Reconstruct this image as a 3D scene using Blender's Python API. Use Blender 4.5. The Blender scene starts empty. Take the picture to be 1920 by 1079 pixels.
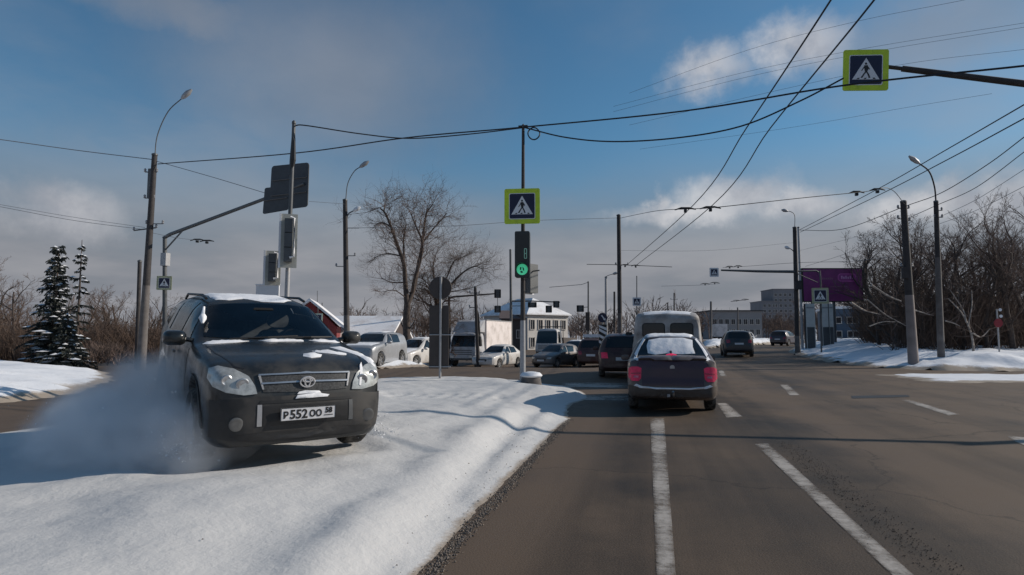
import bpy, bmesh, math, random
import numpy as np
from mathutils import Vector, Matrix, noise
from mathutils.bvhtree import BVHTree

random.seed(7)
SC = bpy.context.scene
COL = SC.collection
R = math.radians

# ------------------------------------------------------------------ camera
F = 1150.0                       # focal length in pixels of the 1920 px wide photograph
YAW, PITCH = R(12.23), R(4.5)
CAMH = 1.45
cam_d = bpy.data.cameras.new('camera')
cam_d.sensor_width = 36.0
cam_d.lens = 36.0 * F / 1920.0
cam_d.clip_start, cam_d.clip_end = 0.05, 6000
cam = bpy.data.objects.new('camera', cam_d)
COL.objects.link(cam)
cam.location = (0, 0, CAMH)
cam.rotation_euler = (math.pi / 2 + PITCH, 0, YAW)
SC.camera = cam
CM = cam.rotation_euler.to_matrix()
CPOS = Vector((0, 0, CAMH))
FWD = Vector((-math.sin(YAW), math.cos(YAW), 0))
RGT = Vector((math.cos(YAW), math.sin(YAW), 0))


def ray(px, py):
    return CM @ Vector(((px - 960) / F, -(py - 539.5) / F, -1.0))


def at(px, py, d):
    """world point seen at photo pixel px,py at horizontal depth d in metres"""
    v = ray(px, py)
    return CPOS + v * (d / v.dot(FWD))


# ------------------------------------------------------------------ sky, sun, exposure
SUN_EL, SUN_AZ = R(27), math.atan2(0.92, 0.40)      # azimuth clockwise from +Y
SDIR = Vector((math.sin(SUN_AZ) * math.cos(SUN_EL), math.cos(SUN_AZ) * math.cos(SUN_EL), math.sin(SUN_EL)))
SUN_STRENGTH, SKY_STRENGTH, EXPOSURE = 4.3, 0.115, -0.15
sun_d = bpy.data.lights.new('sun', 'SUN')
sun_d.energy = SUN_STRENGTH
sun_d.angle = R(0.53)
sun_d.color = (1.0, 0.90, 0.78)
sun = bpy.data.objects.new('sun', sun_d)
COL.objects.link(sun)
sun.rotation_euler = (-SDIR).to_track_quat('-Z', 'Y').to_euler()
sun.location = (40, 20, 40)

world = bpy.data.worlds.new('World')
SC.world = world
world.use_nodes = True


def build_sky():
    nt = world.node_tree
    nt.nodes.clear()
    N, L = nt.nodes.new, nt.links.new

    def vm(op, a, b=None):
        n = N('ShaderNodeVectorMath'); n.operation = op
        for i, s in enumerate((a, b)):
            if s is None:
                continue
            if isinstance(s, (tuple, list, Vector)):
                n.inputs[i].default_value = tuple(s)
            else:
                L(s, n.inputs[i])
        return n.outputs['Value'] if op in ('LENGTH', 'DOT_PRODUCT') else n.outputs[0]

    def mt(op, a, b=None, c=None):
        n = N('ShaderNodeMath'); n.operation = op
        for i, s in enumerate((a, b, c)):
            if s is None:
                continue
            if isinstance(s, (int, float)):
                n.inputs[i].default_value = s
            else:
                L(s, n.inputs[i])
        return n.outputs[0]

    def rng(v, a, b, c=0.0, d=1.0):
        n = N('ShaderNodeMapRange'); n.interpolation_type = 'SMOOTHSTEP'
        L(v, n.inputs[0])
        for i, x in enumerate((a, b, c, d)):
            n.inputs[i + 1].default_value = x
        return n.outputs[0]

    def mix(fac, a, b, mode='MIX'):
        n = N('ShaderNodeMix'); n.data_type = 'RGBA'; n.blend_type = mode
        for sock, s in ((n.inputs[0], fac), (n.inputs[6], a), (n.inputs[7], b)):
            if isinstance(s, (int, float)):
                sock.default_value = s
            elif isinstance(s, (tuple, list)):
                sock.default_value = tuple(s) + (1,)
            else:
                L(s, sock)
        return n.outputs[2]

    tc = N('ShaderNodeTexCoord')
    dirv = vm('NORMALIZE', tc.outputs['Generated'])
    sky = N('ShaderNodeTexSky'); sky.sky_type = 'NISHITA'
    sky.sun_disc = False
    sky.sun_elevation = SUN_EL
    sky.sun_rotation = SUN_AZ
    sky.altitude = 150; sky.air_density = 1.0; sky.dust_density = 0.5; sky.ozone_density = 2.0
    base = mix(1.0, sky.outputs[0], (0.50, 0.80, 0.88), 'MULTIPLY')
    # cloud noise on a flat layer overhead
    sep = N('ShaderNodeSeparateXYZ'); L(dirv, sep.inputs[0])
    base = mix(rng(sep.outputs[2], 0.30, 0.02), base, (2.05, 2.15, 2.40))
    zc = mt('MAXIMUM', sep.outputs[2], 0.0)
    zz = mt('ADD', zc, 0.16)
    cmb = N('ShaderNodeCombineXYZ')
    L(mt('DIVIDE', sep.outputs[0], zz), cmb.inputs[0])
    L(mt('DIVIDE', sep.outputs[1], zz), cmb.inputs[1])
    nz = N('ShaderNodeTexNoise'); nz.inputs['Scale'].default_value = 0.9; nz.inputs['Detail'].default_value = 7
    nz.inputs['Roughness'].default_value = 0.52
    L(vm('ADD', cmb.outputs[0], (3.1, 1.7, 0)), nz.inputs['Vector'])
    thin = rng(nz.outputs['Fac'], 0.42, 0.72)
    # distortion for the cumulus heads
    n2 = N('ShaderNodeTexNoise'); n2.inputs['Scale'].default_value = 9.0; n2.inputs['Detail'].default_value = 6
    n2.inputs['Roughness'].default_value = 0.62
    L(dirv, n2.inputs['Vector'])
    off = vm('MULTIPLY', vm('SUBTRACT', n2.outputs['Color'], (0.5, 0.5, 0.5)), (0.16, 0.16, 0.10))
    dd = vm('ADD', dirv, off)

    def blob(px, py, wx, wz, soft=0.0):
        c = ray(px, py).normalized()
        s = vm('MULTIPLY', vm('SUBTRACT', dd, tuple(c)), (F / wx, F / wx, F / wz))
        return rng(vm('LENGTH', s), 1.4, 0.15 * (1 - soft))

    def union(lst):
        o = lst[0]
        for b in lst[1:]:
            o = mt('MAXIMUM', o, b)
        return o
    # grey-mauve cloud deck near the horizon
    low = rng(sep.outputs[2], 0.33, 0.09)
    deck = mt('MULTIPLY', low, rng(nz.outputs['Fac'], 0.05, 0.52))
    deck = mt('MAXIMUM', deck, mt('MULTIPLY', union([
        blob(620, 150, 300, 190, .9), blob(420, 400, 460, 150, .7), blob(330, 10, 200, 50, .8),
        blob(850, 470, 520, 110, .6), blob(1250, 450, 420, 60, .6), blob(1780, 60, 230, 80, .8),
        blob(120, 480, 420, 120, .5), blob(1650, 440, 420, 80, .5)]), 0.62))
    deck = mt('MAXIMUM', deck, mt('MULTIPLY', thin, 0.42))
    heads = union([blob(1385, 372, 100, 42), blob(1490, 380, 95, 32), blob(1246, 380, 34, 24), blob(1310, 400, 150, 24),
                   blob(1500, 92, 78, 46), blob(1330, 135, 80, 34, .6), blob(1862, 372, 70, 42), blob(1760, 380, 130, 30, .5),
                   blob(110, 400, 90, 42, .5)])
    up = rng(nz.outputs['Fac'], 0.3, 0.7)
    deckcol = mix(up, (2.0, 2.15, 2.50), (3.2, 3.22, 3.45))
    headcol = mix(rng(n2.outputs['Fac'], 0.3, 0.7), (3.5, 3.6, 4.0), (6.8, 6.7, 6.8))
    c1 = mix(mt('MULTIPLY', deck, 0.93), base, deckcol)
    c2 = mix(mt('MULTIPLY', heads, 0.78), c1, headcol)
    bg = N('ShaderNodeBackground'); bg.inputs['Strength'].default_value = SKY_STRENGTH
    L(c2, bg.inputs['Color'])
    out = N('ShaderNodeOutputWorld'); L(bg.outputs[0], out.inputs['Surface'])


build_sky()
SC.view_settings.view_transform = 'Standard'
SC.view_settings.look = 'None'
SC.view_settings.gamma = 1.0
SC.view_settings.use_curve_mapping = False
SC.view_settings.exposure = EXPOSURE
SC.render.engine = 'CYCLES'
SC.cycles.use_denoising = True
SC.cycles.max_bounces = 6
SC.cycles.volume_bounces = 8
SC.cycles.transparent_max_bounces = 8
SC.cycles.sample_clamp_indirect = 4


# ------------------------------------------------------------------ terrain
def ss(a, b, x):
    t = np.clip((np.asarray(x, dtype=float) - a) / (b - a), 0, 1)
    return t * t * (3 - 2 * t)


def H(x, y):
    """the crossroads dips towards the left and the road climbs towards the right"""
    return -0.60 * ss(26, 40, y) * ss(4, -5, x) + 0.45 * ss(30, 62, y) * ss(0, 9, x)


def gnd(px, py, dz=0.0):
    v = ray(px, py)
    z = dz
    p = CPOS
    for _ in range(60):
        t = (z - CAMH) / v.z
        p = CPOS + v * t
        z = 0.5 * z + 0.5 * (float(H(p.x, p.y)) + dz)
    return Vector((p.x, p.y, float(H(p.x, p.y)) + dz))


def foot(px, d, dz=0.0):
    """ground point in pixel column px at depth d"""
    py = 640.0
    for _ in range(40):
        p = at(px, py, d)
        z = float(H(p.x, p.y)) + dz
        py += (p.z - z) * F / d * 0.9
    return Vector((p.x, p.y, z))


# ------------------------------------------------------------------ materials
MATS = {}


def mat(name, col, rough=0.6, metal=0.0, var=0.15, scale=6.0, bump=0.0, coat=0.0, dirt=None, dscale=3.0, damount=0.5,
        emit=None, es=0.0, spec=0.5, coords='Object', stretch=(1, 1, 1)):
    if name in MATS:
        return MATS[name]
    m = bpy.data.materials.new(name)
    m.use_nodes = True
    nt = m.node_tree
    b = nt.nodes['Principled BSDF']
    N, L = nt.nodes.new, nt.links.new
    tc = N('ShaderNodeTexCoord')
    mp = N('ShaderNodeMapping'); mp.inputs['Scale'].default_value = stretch
    L(tc.outputs[coords], mp.inputs[0])
    nz = N('ShaderNodeTexNoise'); nz.inputs['Scale'].default_value = scale; nz.inputs['Detail'].default_value = 6
    nz.inputs['Roughness'].default_value = 0.6
    L(mp.outputs[0], nz.inputs['Vector'])
    cr = N('ShaderNodeValToRGB')
    cr.color_ramp.elements[0].position = 0.3; cr.color_ramp.elements[1].position = 0.7
    cr.color_ramp.elements[0].color = tuple(max(0, c * (1 - var)) for c in col) + (1,)
    cr.color_ramp.elements[1].color = tuple(min(1, c * (1 + var)) for c in col) + (1,)
    L(nz.outputs['Fac'], cr.inputs[0])
    colsock = cr.outputs[0]
    b.inputs['Roughness'].default_value = rough
    if dirt is not None:
        n2 = N('ShaderNodeTexNoise'); n2.inputs['Scale'].default_value = dscale; n2.inputs['Detail'].default_value = 8
        n2.inputs['Roughness'].default_value = 0.65
        L(tc.outputs[coords], n2.inputs['Vector'])
        r2 = N('ShaderNodeMapRange'); r2.inputs[1].default_value = 0.62 - damount * 0.5; r2.inputs[2].default_value = 0.72
        L(n2.outputs['Fac'], r2.inputs[0])
        mx = N('ShaderNodeMix'); mx.data_type = 'RGBA'
        L(r2.outputs[0], mx.inputs[0]); L(colsock, mx.inputs[6]); mx.inputs[7].default_value = tuple(dirt) + (1,)
        colsock = mx.outputs[2]
        r3 = N('ShaderNodeMapRange'); r3.inputs[3].default_value = rough; r3.inputs[4].default_value = 0.85
        L(r2.outputs[0], r3.inputs[0]); L(r3.outputs[0], b.inputs['Roughness'])
    L(colsock, b.inputs['Base Color'])
    b.inputs['Metallic'].default_value = metal
    b.inputs['Specular IOR Level'].default_value = spec
    if coat:
        b.inputs['Coat Weight'].default_value = coat
        b.inputs['Coat Roughness'].default_value = 0.08
    if bump:
        bp = N('ShaderNodeBump'); bp.inputs['Strength'].default_value = bump; bp.inputs['Distance'].default_value = 0.02
        L(nz.outputs['Fac'], bp.inputs['Height']); L(bp.outputs[0], b.inputs['Normal'])
    if emit:
        b.inputs['Emission Color'].default_value = tuple(emit) + (1,)
        b.inputs['Emission Strength'].default_value = es
    MATS[name] = m
    return m


def snow_mat(name, tint=(0.80, 0.82, 0.85), dirt_lo=0.60, dirt_hi=0.80, dirt=(0.33, 0.28, 0.23), scale=1.2):
    """snow with fine grain, soft lumps and brown grit that follows the 'edge' attribute (plough dirt near kerbs)"""
    m = bpy.data.materials.new(name); m.use_nodes = True
    nt = m.node_tree; b = nt.nodes['Principled BSDF']; N, L = nt.nodes.new, nt.links.new
    tc = N('ShaderNodeTexCoord')
    n1 = N('ShaderNodeTexNoise'); n1.inputs['Scale'].default_value = scale; n1.inputs['Detail'].default_value = 9
    n1.inputs['Roughness'].default_value = 0.65; L(tc.outputs['Object'], n1.inputs['Vector'])
    n2 = N('ShaderNodeTexNoise'); n2.inputs['Scale'].default_value = 28; n2.inputs['Detail'].default_value = 6
    n2.inputs['Roughness'].default_value = 0.7; L(tc.outputs['Object'], n2.inputs['Vector'])
    at_ = N('ShaderNodeAttribute'); at_.attribute_name = 'edge'
    add = N('ShaderNodeMath'); add.operation = 'ADD'
    m1 = N('ShaderNodeMath'); m1.operation = 'MULTIPLY'; L(at_.outputs['Fac'], m1.inputs[0]); m1.inputs[1].default_value = 0.45
    m2 = N('ShaderNodeMath'); m2.operation = 'MULTIPLY_ADD'; L(n2.outputs['Fac'], m2.inputs[0]); m2.inputs[1].default_value = 0.5
    L(n1.outputs['Fac'], m2.inputs[2])
    m3 = N('ShaderNodeMath'); m3.operation = 'MULTIPLY'; L(m2.outputs[0], m3.inputs[0]); m3.inputs[1].default_value = 0.667
    L(m3.outputs[0], add.inputs[0]); L(m1.outputs[0], add.inputs[1])
    mr = N('ShaderNodeMapRange'); mr.inputs[1].default_value = dirt_lo; mr.inputs[2].default_value = dirt_hi
    L(add.outputs[0], mr.inputs[0])
    mx = N('ShaderNodeMix'); mx.data_type = 'RGBA'; L(mr.outputs[0], mx.inputs[0])
    mx.inputs[6].default_value = tint + (1,); mx.inputs[7].default_value = dirt + (1,)
    L(mx.outputs[2], b.inputs['Base Color'])
    b.inputs['Roughness'].default_value = 0.75
    b.inputs['Specular IOR Level'].default_value = 0.25
    bp = N('ShaderNodeBump'); bp.inputs['Strength'].default_value = 0.16; bp.inputs['Distance'].default_value = 0.02
    L(n2.outputs['Fac'], bp.inputs['Height'])
    bp2 = N('ShaderNodeBump'); bp2.inputs['Strength'].default_value = 0.4; bp2.inputs['Distance'].default_value = 0.12
    L(n1.outputs['Fac'], bp2.inputs['Height']); L(bp.outputs[0], bp2.inputs['Normal'])
    L(bp2.outputs[0], b.inputs['Normal'])
    return m


def asphalt_mat():
    m = bpy.data.materials.new('dusty_asphalt'); m.use_nodes = True
    nt = m.node_tree; b = nt.nodes['Principled BSDF']; N, L = nt.nodes.new, nt.links.new
    tc = N('ShaderNodeTexCoord')
    mp = N('ShaderNodeMapping'); mp.inputs['Scale'].default_value = (1.1, 0.05, 1); L(tc.outputs['Object'], mp.inputs[0])
    n1 = N('ShaderNodeTexNoise'); n1.inputs['Scale'].default_value = 1.0; n1.inputs['Detail'].default_value = 6
    n1.inputs['Roughness'].default_value = 0.6; L(mp.outputs[0], n1.inputs['Vector'])      # streaks along the lanes
    n2 = N('ShaderNodeTexNoise'); n2.inputs['Scale'].default_value = 0.35; n2.inputs['Detail'].default_value = 8
    n2.inputs['Roughness'].default_value = 0.62; L(tc.outputs['Object'], n2.inputs['Vector'])   # patches
    n3 = N('ShaderNodeTexNoise'); n3.inputs['Scale'].default_value = 70; n3.inputs['Detail'].default_value = 4
    L(tc.outputs['Object'], n3.inputs['Vector'])                                            # stone grain
    a = N('ShaderNodeMath'); a.operation = 'MULTIPLY_ADD'; L(n1.outputs['Fac'], a.inputs[0]); a.inputs[1].default_value = 0.9
    L(n2.outputs['Fac'], a.inputs[2])
    a2 = N('ShaderNodeMath'); a2.operation = 'MULTIPLY_ADD'; L(n3.outputs['Fac'], a2.inputs[0]); a2.inputs[1].default_value = 0.45
    L(a.outputs[0], a2.inputs[2])
    sx = N('ShaderNodeSeparateXYZ'); L(tc.outputs['Object'], sx.inputs[0])
    wx = N('ShaderNodeMath'); wx.operation = 'MULTIPLY_ADD'; L(n2.outputs['Fac'], wx.inputs[0]); wx.inputs[1].default_value = 1.4; L(sx.outputs[0], wx.inputs[2])
    xr_ = N('ShaderNodeMapRange'); L(wx.outputs[0], xr_.inputs[0]); xr_.inputs[1].default_value = -2; xr_.inputs[2].default_value = 8
    tr_ = N('ShaderNodeValToRGB'); L(xr_.outputs[0], tr_.inputs[0]); te = tr_.color_ramp.elements
    vals = [(0.0, .62), (.11, .72), (.17, .55), (.22, .30), (.30, .42), (.35, .40), (.42, .26), (.50, .42), (.545, .62), (.60, .50), (.68, .38), (.76, .52), (.85, .40), (1.0, .55)]
    te[0].position, te[0].color = vals[0][0], (vals[0][1],) * 3 + (1,); te[1].position, te[1].color = 1.0, (vals[-1][1],) * 3 + (1,)
    for p_, v_ in vals[1:-1]:
        q_ = te.new(p_); q_.color = (v_, v_, v_, 1)
    a3 = N('ShaderNodeMath'); a3.operation = 'MULTIPLY_ADD'; L(tr_.outputs[0], a3.inputs[0]); a3.inputs[1].default_value = 1.0
    a4 = N('ShaderNodeMath'); a4.operation = 'ADD'; L(a2.outputs[0], a4.inputs[0]); a4.inputs[1].default_value = -0.47
    L(a4.outputs[0], a3.inputs[2]); a2 = a3
    cr = N('ShaderNodeValToRGB'); L(a2.outputs[0], cr.inputs[0])
    e = cr.color_ramp.elements
    e[0].position, e[0].color = 0.78, (0.020, 0.0155, 0.012, 1)
    e[1].position, e[1].color = 1.38, (0.118, 0.084, 0.059, 1)
    e[1].position = 1.0
    mr = N('ShaderNodeMapRange'); L(a2.outputs[0], mr.inputs[0]); mr.inputs[1].default_value = 0.70; mr.inputs[2].default_value = 1.40
    L(mr.outputs[0], cr.inputs[0]); e[0].position = 0.15; e[1].position = 0.85
    # crack and seam network, faint
    vo = N('ShaderNodeTexVoronoi'); vo.feature = 'DISTANCE_TO_EDGE'; vo.inputs['Scale'].default_value = 0.22
    nd = N('ShaderNodeVectorMath'); nd.operation = 'MULTIPLY_ADD'; L(n2.outputs['Color'], nd.inputs[0])
    nd.inputs[1].default_value = (2.5, 2.5, 0); L(tc.outputs['Object'], nd.inputs[2]); L(nd.outputs[0], vo.inputs['Vector'])
    vr = N('ShaderNodeMapRange'); L(vo.outputs['Distance'], vr.inputs[0]); vr.inputs[1].default_value = 0.0
    vr.inputs[2].default_value = 0.006; vr.inputs[3].default_value = 0.55; vr.inputs[4].default_value = 1.0
    mx = N('ShaderNodeMix'); mx.data_type = 'RGBA'; mx.blend_type = 'MULTIPLY'; mx.inputs[0].default_value = 1
    L(cr.outputs[0], mx.inputs[6]); L(vr.outputs[0], mx.inputs[7])
    L(mx.outputs[2], b.inputs['Base Color'])
    r = N('ShaderNodeMapRange'); L(n2.outputs['Fac'], r.inputs[0]); r.inputs[1].default_value = .3; r.inputs[2].default_value = .7
    r.inputs[3].default_value = 0.62; r.inputs[4].default_value = 0.85; L(r.outputs[0], b.inputs['Roughness'])
    b.inputs['Specular IOR Level'].default_value = 0.3
    bp = N('ShaderNodeBump'); bp.inputs['Strength'].default_value = 0.35; bp.inputs['Distance'].default_value = 0.008
    L(n3.outputs['Fac'], bp.inputs['Height']); L(bp.outputs[0], b.inputs['Normal'])
    return m


def paint_mat():
    """road paint worn away in patches (bare patches let the asphalt below show)"""
    m = bpy.data.materials.new('worn_road_paint'); m.use_nodes = True
    nt = m.node_tree; b = nt.nodes['Principled BSDF']; N, L = nt.nodes.new, nt.links.new
    tc = N('ShaderNodeTexCoord')
    n1 = N('ShaderNodeTexNoise'); n1.inputs['Scale'].default_value = 0.75; n1.inputs['Detail'].default_value = 9
    n1.inputs['Roughness'].default_value = 0.75; L(tc.outputs['Object'], n1.inputs['Vector'])
    n2 = N('ShaderNodeTexNoise'); n2.inputs['Scale'].default_value = 14; n2.inputs['Detail'].default_value = 8; n2.inputs['Roughness'].default_value = 0.7
    L(tc.outputs['Object'], n2.inputs['Vector'])
    a = N('ShaderNodeMath'); a.operation = 'MULTIPLY_ADD'; L(n2.outputs['Fac'], a.inputs[0]); a.inputs[1].default_value = 0.45
    L(n1.outputs['Fac'], a.inputs[2])
    ea = N('ShaderNodeAttribute'); ea.attribute_name = 'edge'
    ae = N('ShaderNodeMath'); ae.operation = 'MULTIPLY_ADD'; L(ea.outputs['Fac'], ae.inputs[0]); ae.inputs[1].default_value = -0.13; L(a.outputs[0], ae.inputs[2])
    a = ae
    mr = N('ShaderNodeMapRange'); L(a.outputs[0], mr.inputs[0]); mr.inputs[1].default_value = 0.55; mr.inputs[2].default_value = 0.80
    mr.inputs[3].default_value = 0.06; mr.inputs[4].default_value = 0.92
    b.inputs['Base Color'].default_value = (0.42, 0.385, 0.35, 1); b.inputs['Roughness'].default_value = 0.7
    L(mr.outputs[0], b.inputs['Alpha'])
    return m


M_asph = asphalt_mat()
M_snow = snow_mat('median_snow', (0.58, 0.575, 0.57), 0.66, 0.86)
M_snow2 = snow_mat('trodden_snow', (0.78, 0.80, 0.84), 0.58, 0.74)
M_csnow = mat('snow_on_things', (0.82, 0.83, 0.86), 0.7, var=0.06, scale=9, bump=0.3)
M_mark = paint_mat()
M_conc = mat('pole_concrete', (0.17, 0.155, 0.15), 0.85, var=0.25, scale=3, bump=0.2, dirt=(0.07, 0.06, 0.055), dscale=1.2)
M_pale = mat('pale_concrete', (0.30, 0.255, 0.24), 0.85, var=0.2, scale=4, bump=0.2, dirt=(0.16, 0.13, 0.12), dscale=2)
M_dark = mat('weathered_dark_pole', (0.045, 0.04, 0.04), 0.8, var=0.3, scale=4, bump=0.15)
M_steel = mat('grey_steel', (0.10, 0.105, 0.11), 0.55, 0.3, var=0.15, scale=5)
M_galv = mat('galvanised_steel', (0.36, 0.36, 0.37), 0.5, 0.4, var=0.12, scale=12)
M_white = mat('white_paint', (0.68, 0.68, 0.68), 0.5, var=0.06, scale=4)
M_black = mat('black_plastic', (0.012, 0.012, 0.013), 0.5, var=0.2, scale=10)
M_wire = mat('wire_black', (0.012, 0.014, 0.020), 0.6, var=0.1)
M_wire2 = mat('wire_grey', (0.07, 0.08, 0.10), 0.6, var=0.1)
M_fluo = mat('fluorescent_yellow_green', (0.56, 0.74, 0.04), 0.55, var=0.05, scale=3, dirt=(0.40, 0.52, 0.06), dscale=2.5, damount=0.3)
M_blue = mat('sign_blue', (0.006, 0.010, 0.045), 0.45, var=0.08)
M_sgnw = mat('sign_white', (0.72, 0.73, 0.76), 0.5, var=0.05)
M_glass = mat('car_glass', (0.010, 0.013, 0.016), 0.06, var=0.1, spec=0.55)
M_tyre = mat('tyre_rubber', (0.018, 0.018, 0.018), 0.9, var=0.3, scale=20, dirt=(0.20, 0.19, 0.18), dscale=9, damount=0.35)
M_rim = mat('alloy_rim', (0.35, 0.35, 0.36), 0.4, 0.7, var=0.1)
M_chrome = mat('dull_chrome', (0.42, 0.43, 0.45), 0.32, 0.85, var=0.08)
M_lens = mat('headlamp_lens', (0.42, 0.43, 0.42), 0.25, 0.25, var=0.35, scale=14, coat=0.6)
M_tail = mat('tail_lamp_red', (0.30, 0.012, 0.03), 0.25, var=0.2, scale=12, coat=0.5)
M_tailon = mat('tail_lamp_lit', (0.40, 0.012, 0.05), 0.3, var=0.65, scale=9, emit=(1.0, 0.05, 0.20), es=0.07)
M_brake = mat('brake_lamp_lit', (0.6, 0.02, 0.06), 0.3, emit=(1.0, 0.06, 0.18), es=0.45)
M_plate = mat('number_plate_white', (0.62, 0.62, 0.64), 0.5, var=0.08, scale=8)
M_bark = mat('bark', (0.075, 0.058, 0.050), 0.95, var=0.35, scale=7, bump=0.4)
M_twig = mat('twigs', (0.150, 0.108, 0.090), 0.95, var=0.3, scale=2)
M_twig2 = mat('brown_twigs', (0.105, 0.070, 0.052), 0.95, var=0.3, scale=2)
M_palebark = mat('pale_bark', (0.34, 0.29, 0.25), 0.9, var=0.5, scale=5)
M_needle = mat('spruce_needles', (0.030, 0.036, 0.032), 0.9, var=0.35, scale=5)


# ------------------------------------------------------------------ mesh helpers
class MB:
    def __init__(self, off=(0, 0, 0)):
        self.v, self.f, self.off = [], [], Vector(off)

    def add(self, vs, fs):
        k = len(self.v)
        self.v += [tuple(Vector(p) - self.off) for p in vs]
        self.f += [tuple(i + k for i in q) for q in fs]
        return self

    def box(self, c, s, rz=0.0, m=None):
        hx, hy, hz = s[0] / 2, s[1] / 2, s[2] / 2
        vs = [Vector((x, y, z)) for z in (-hz, hz) for y in (-hy, hy) for x in (-hx, hx)]
        if m is None:
            m = Matrix.Rotation(rz, 3, 'Z')
        vs = [m @ p + Vector(c) for p in vs]
        return self.add(vs, [(0, 2, 3, 1), (4, 5, 7, 6), (0, 1, 5, 4), (2, 6, 7, 3), (0, 4, 6, 2), (1, 3, 7, 5)])

    def tube(self, pts, rad, n=8, cap=True):
        pts = [Vector(p) for p in pts]
        if not isinstance(rad, (list, tuple)):
            rad = [rad] * len(pts)
        vs, fs = [], []
        ref = None
        for i, p in enumerate(pts):
            a = pts[max(i - 1, 0)]; b = pts[min(i + 1, len(pts) - 1)]
            t = (b - a)
            t = t.normalized() if t.length > 1e-9 else Vector((0, 0, 1))
            if ref is None:
                ref = Vector((0, 0, 1)) if abs(t.z) < 0.9 else Vector((1, 0, 0))
            u = t.cross(ref)
            if u.length < 1e-4:
                u = t.cross(Vector((0.3, 1, 0.2)))
            u.normalize(); w = t.cross(u); ref = u.cross(t) if False else ref
            for k in range(n):
                a_ = 2 * math.pi * k / n
                vs.append(p + (u * math.cos(a_) + w * math.sin(a_)) * rad[i])
        for i in range(len(pts) - 1):
            for k in range(n):
                fs.append((i * n + k, i * n + (k + 1) % n, (i + 1) * n + (k + 1) % n, (i + 1) * n + k))
        if cap:
            fs.append(tuple(range(n - 1, -1, -1)))
            fs.append(tuple((len(pts) - 1) * n + k for k in range(n)))
        return self.add(vs, fs)

    def prism(self, poly, y0, y1, m=None):
        """polygon in x,z extruded between y0 (front) and y1; m maps to the final place"""
        n = len(poly)
        vs = [Vector((p[0], y0, p[1])) for p in poly] + [Vector((p[0], y1, p[1])) for p in poly]
        if m is not None:
            vs = [m @ p for p in vs]
        fs = [tuple(range(n)), tuple(range(2 * n - 1, n - 1, -1))]
        for i in range(n):
            j = (i + 1) % n
            fs.append((i, i + n, j + n, j))
        return self.add(vs, fs)

    def lathe(self, prof, n=16, c=(0, 0, 0), axis='z'):
        vs, fs = [], []
        for r, h in prof:
            for k in range(n):
                a = 2 * math.pi * k / n
                x, y = r * math.cos(a), r * math.sin(a)
                p = (x, y, h) if axis == 'z' else ((x, h, y) if axis == 'y' else (h, x, y))
                vs.append(Vector(p) + Vector(c))
        m = len(prof)
        for i in range(m - 1):
            for k in range(n):
                fs.append((i * n + k, i * n + (k + 1) % n, (i + 1) * n + (k + 1) % n, (i + 1) * n + k))
        fs.append(tuple(range(n)))
        fs.append(tuple((m - 1) * n + k for k in range(n)))
        return self.add(vs, fs)

    def build(self, name, material, parent=None, smooth=None, fixn=True):
        me = bpy.data.meshes.new(name)
        me.from_pydata(self.v, [], self.f)
        if fixn:
            bm = bmesh.new(); bm.from_mesh(me)
            bmesh.ops.recalc_face_normals(bm, faces=bm.faces)
            bm.to_mesh(me); bm.free()
        me.materials.append(material)
        if smooth is not None:
            me.shade_smooth()
            me.set_sharp_from_angle(angle=R(smooth))
        return link(name, me, parent)


def link(name, me, parent=None):
    o = bpy.data.objects.new(name, me)
    COL.objects.link(o)
    if parent is not None:
        o.parent = parent
    return o


def tag(o, label=None, cat=None, group=None, kind=None):
    if label: o['label'] = label
    if cat: o['category'] = cat
    if group: o['group'] = group
    if kind: o['kind'] = kind
    return o


def thing(name, label, cat, loc=(0, 0, 0), rz=0.0, group=None):
    o = bpy.data.objects.new(name, None)
    o.empty_display_size = 0.3
    COL.objects.link(o)
    o.location = loc
    o.rotation_euler = (0, 0, rz)
    return tag(o, label, cat, group)


def dup(src, loc=None, rz=None, label=None, scale=None):
    def cp(o, par):
        c = o.copy(); COL.objects.link(c)
        if par is not None:
            c.parent = par
        for ch in list(o.children):
            cp(ch, c)
        return c
    c = cp(src, None)
    if loc is not None: c.location = loc
    if rz is not None: c.rotation_euler = (0, 0, rz)
    if scale is not None: c.scale = (scale,) * 3 if isinstance(scale, (int, float)) else scale
    if label: c['label'] = label
    return c


def catmull(P, n=8):
    P = [Vector(p) for p in P]
    if len(P) < 3:
        return [P[0].lerp(P[-1], i / n) for i in range(n + 1)]
    Q = [P[0] * 2 - P[1]] + P + [P[-1] * 2 - P[-2]]
    out = []
    for i in range(1, len(Q) - 2):
        a, b, c, d = Q[i - 1:i + 3]
        for k in range(n):
            t = k / n
            out.append(0.5 * ((2 * b) + (c - a) * t + (2 * a - 5 * b + 4 * c - d) * t * t + (3 * b - a - 3 * c + d) * t ** 3))
    out.append(P[-1])
    return out


# ------------------------------------------------------------------ ground, road, snow
def sheet(name, xs, ys, zf, material, attr=None, parent=None):
    X, Y = np.meshgrid(xs, ys)
    Z = zf(X, Y)
    nx, ny = len(xs), len(ys)
    V = np.stack([X.ravel(), Y.ravel(), Z.ravel()], 1)
    idx = np.arange(nx * ny).reshape(ny, nx)
    Fq = np.stack([idx[:-1, :-1].ravel(), idx[:-1, 1:].ravel(), idx[1:, 1:].ravel(), idx[1:, :-1].ravel()], 1)
    return V, Fq


def mesh_np(name, V, Fq, material, attr=None, smooth=True):
    me = bpy.data.meshes.new(name)
    me.from_pydata(V.tolist(), [], Fq.tolist())
    me.materials.append(material)
    if smooth:
        me.shade_smooth()
    if attr is not None:
        a = me.attributes.new('edge', 'FLOAT', 'POINT')
        a.data.foreach_set('value', attr.astype(np.float32))
    return link(name, me)


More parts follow.
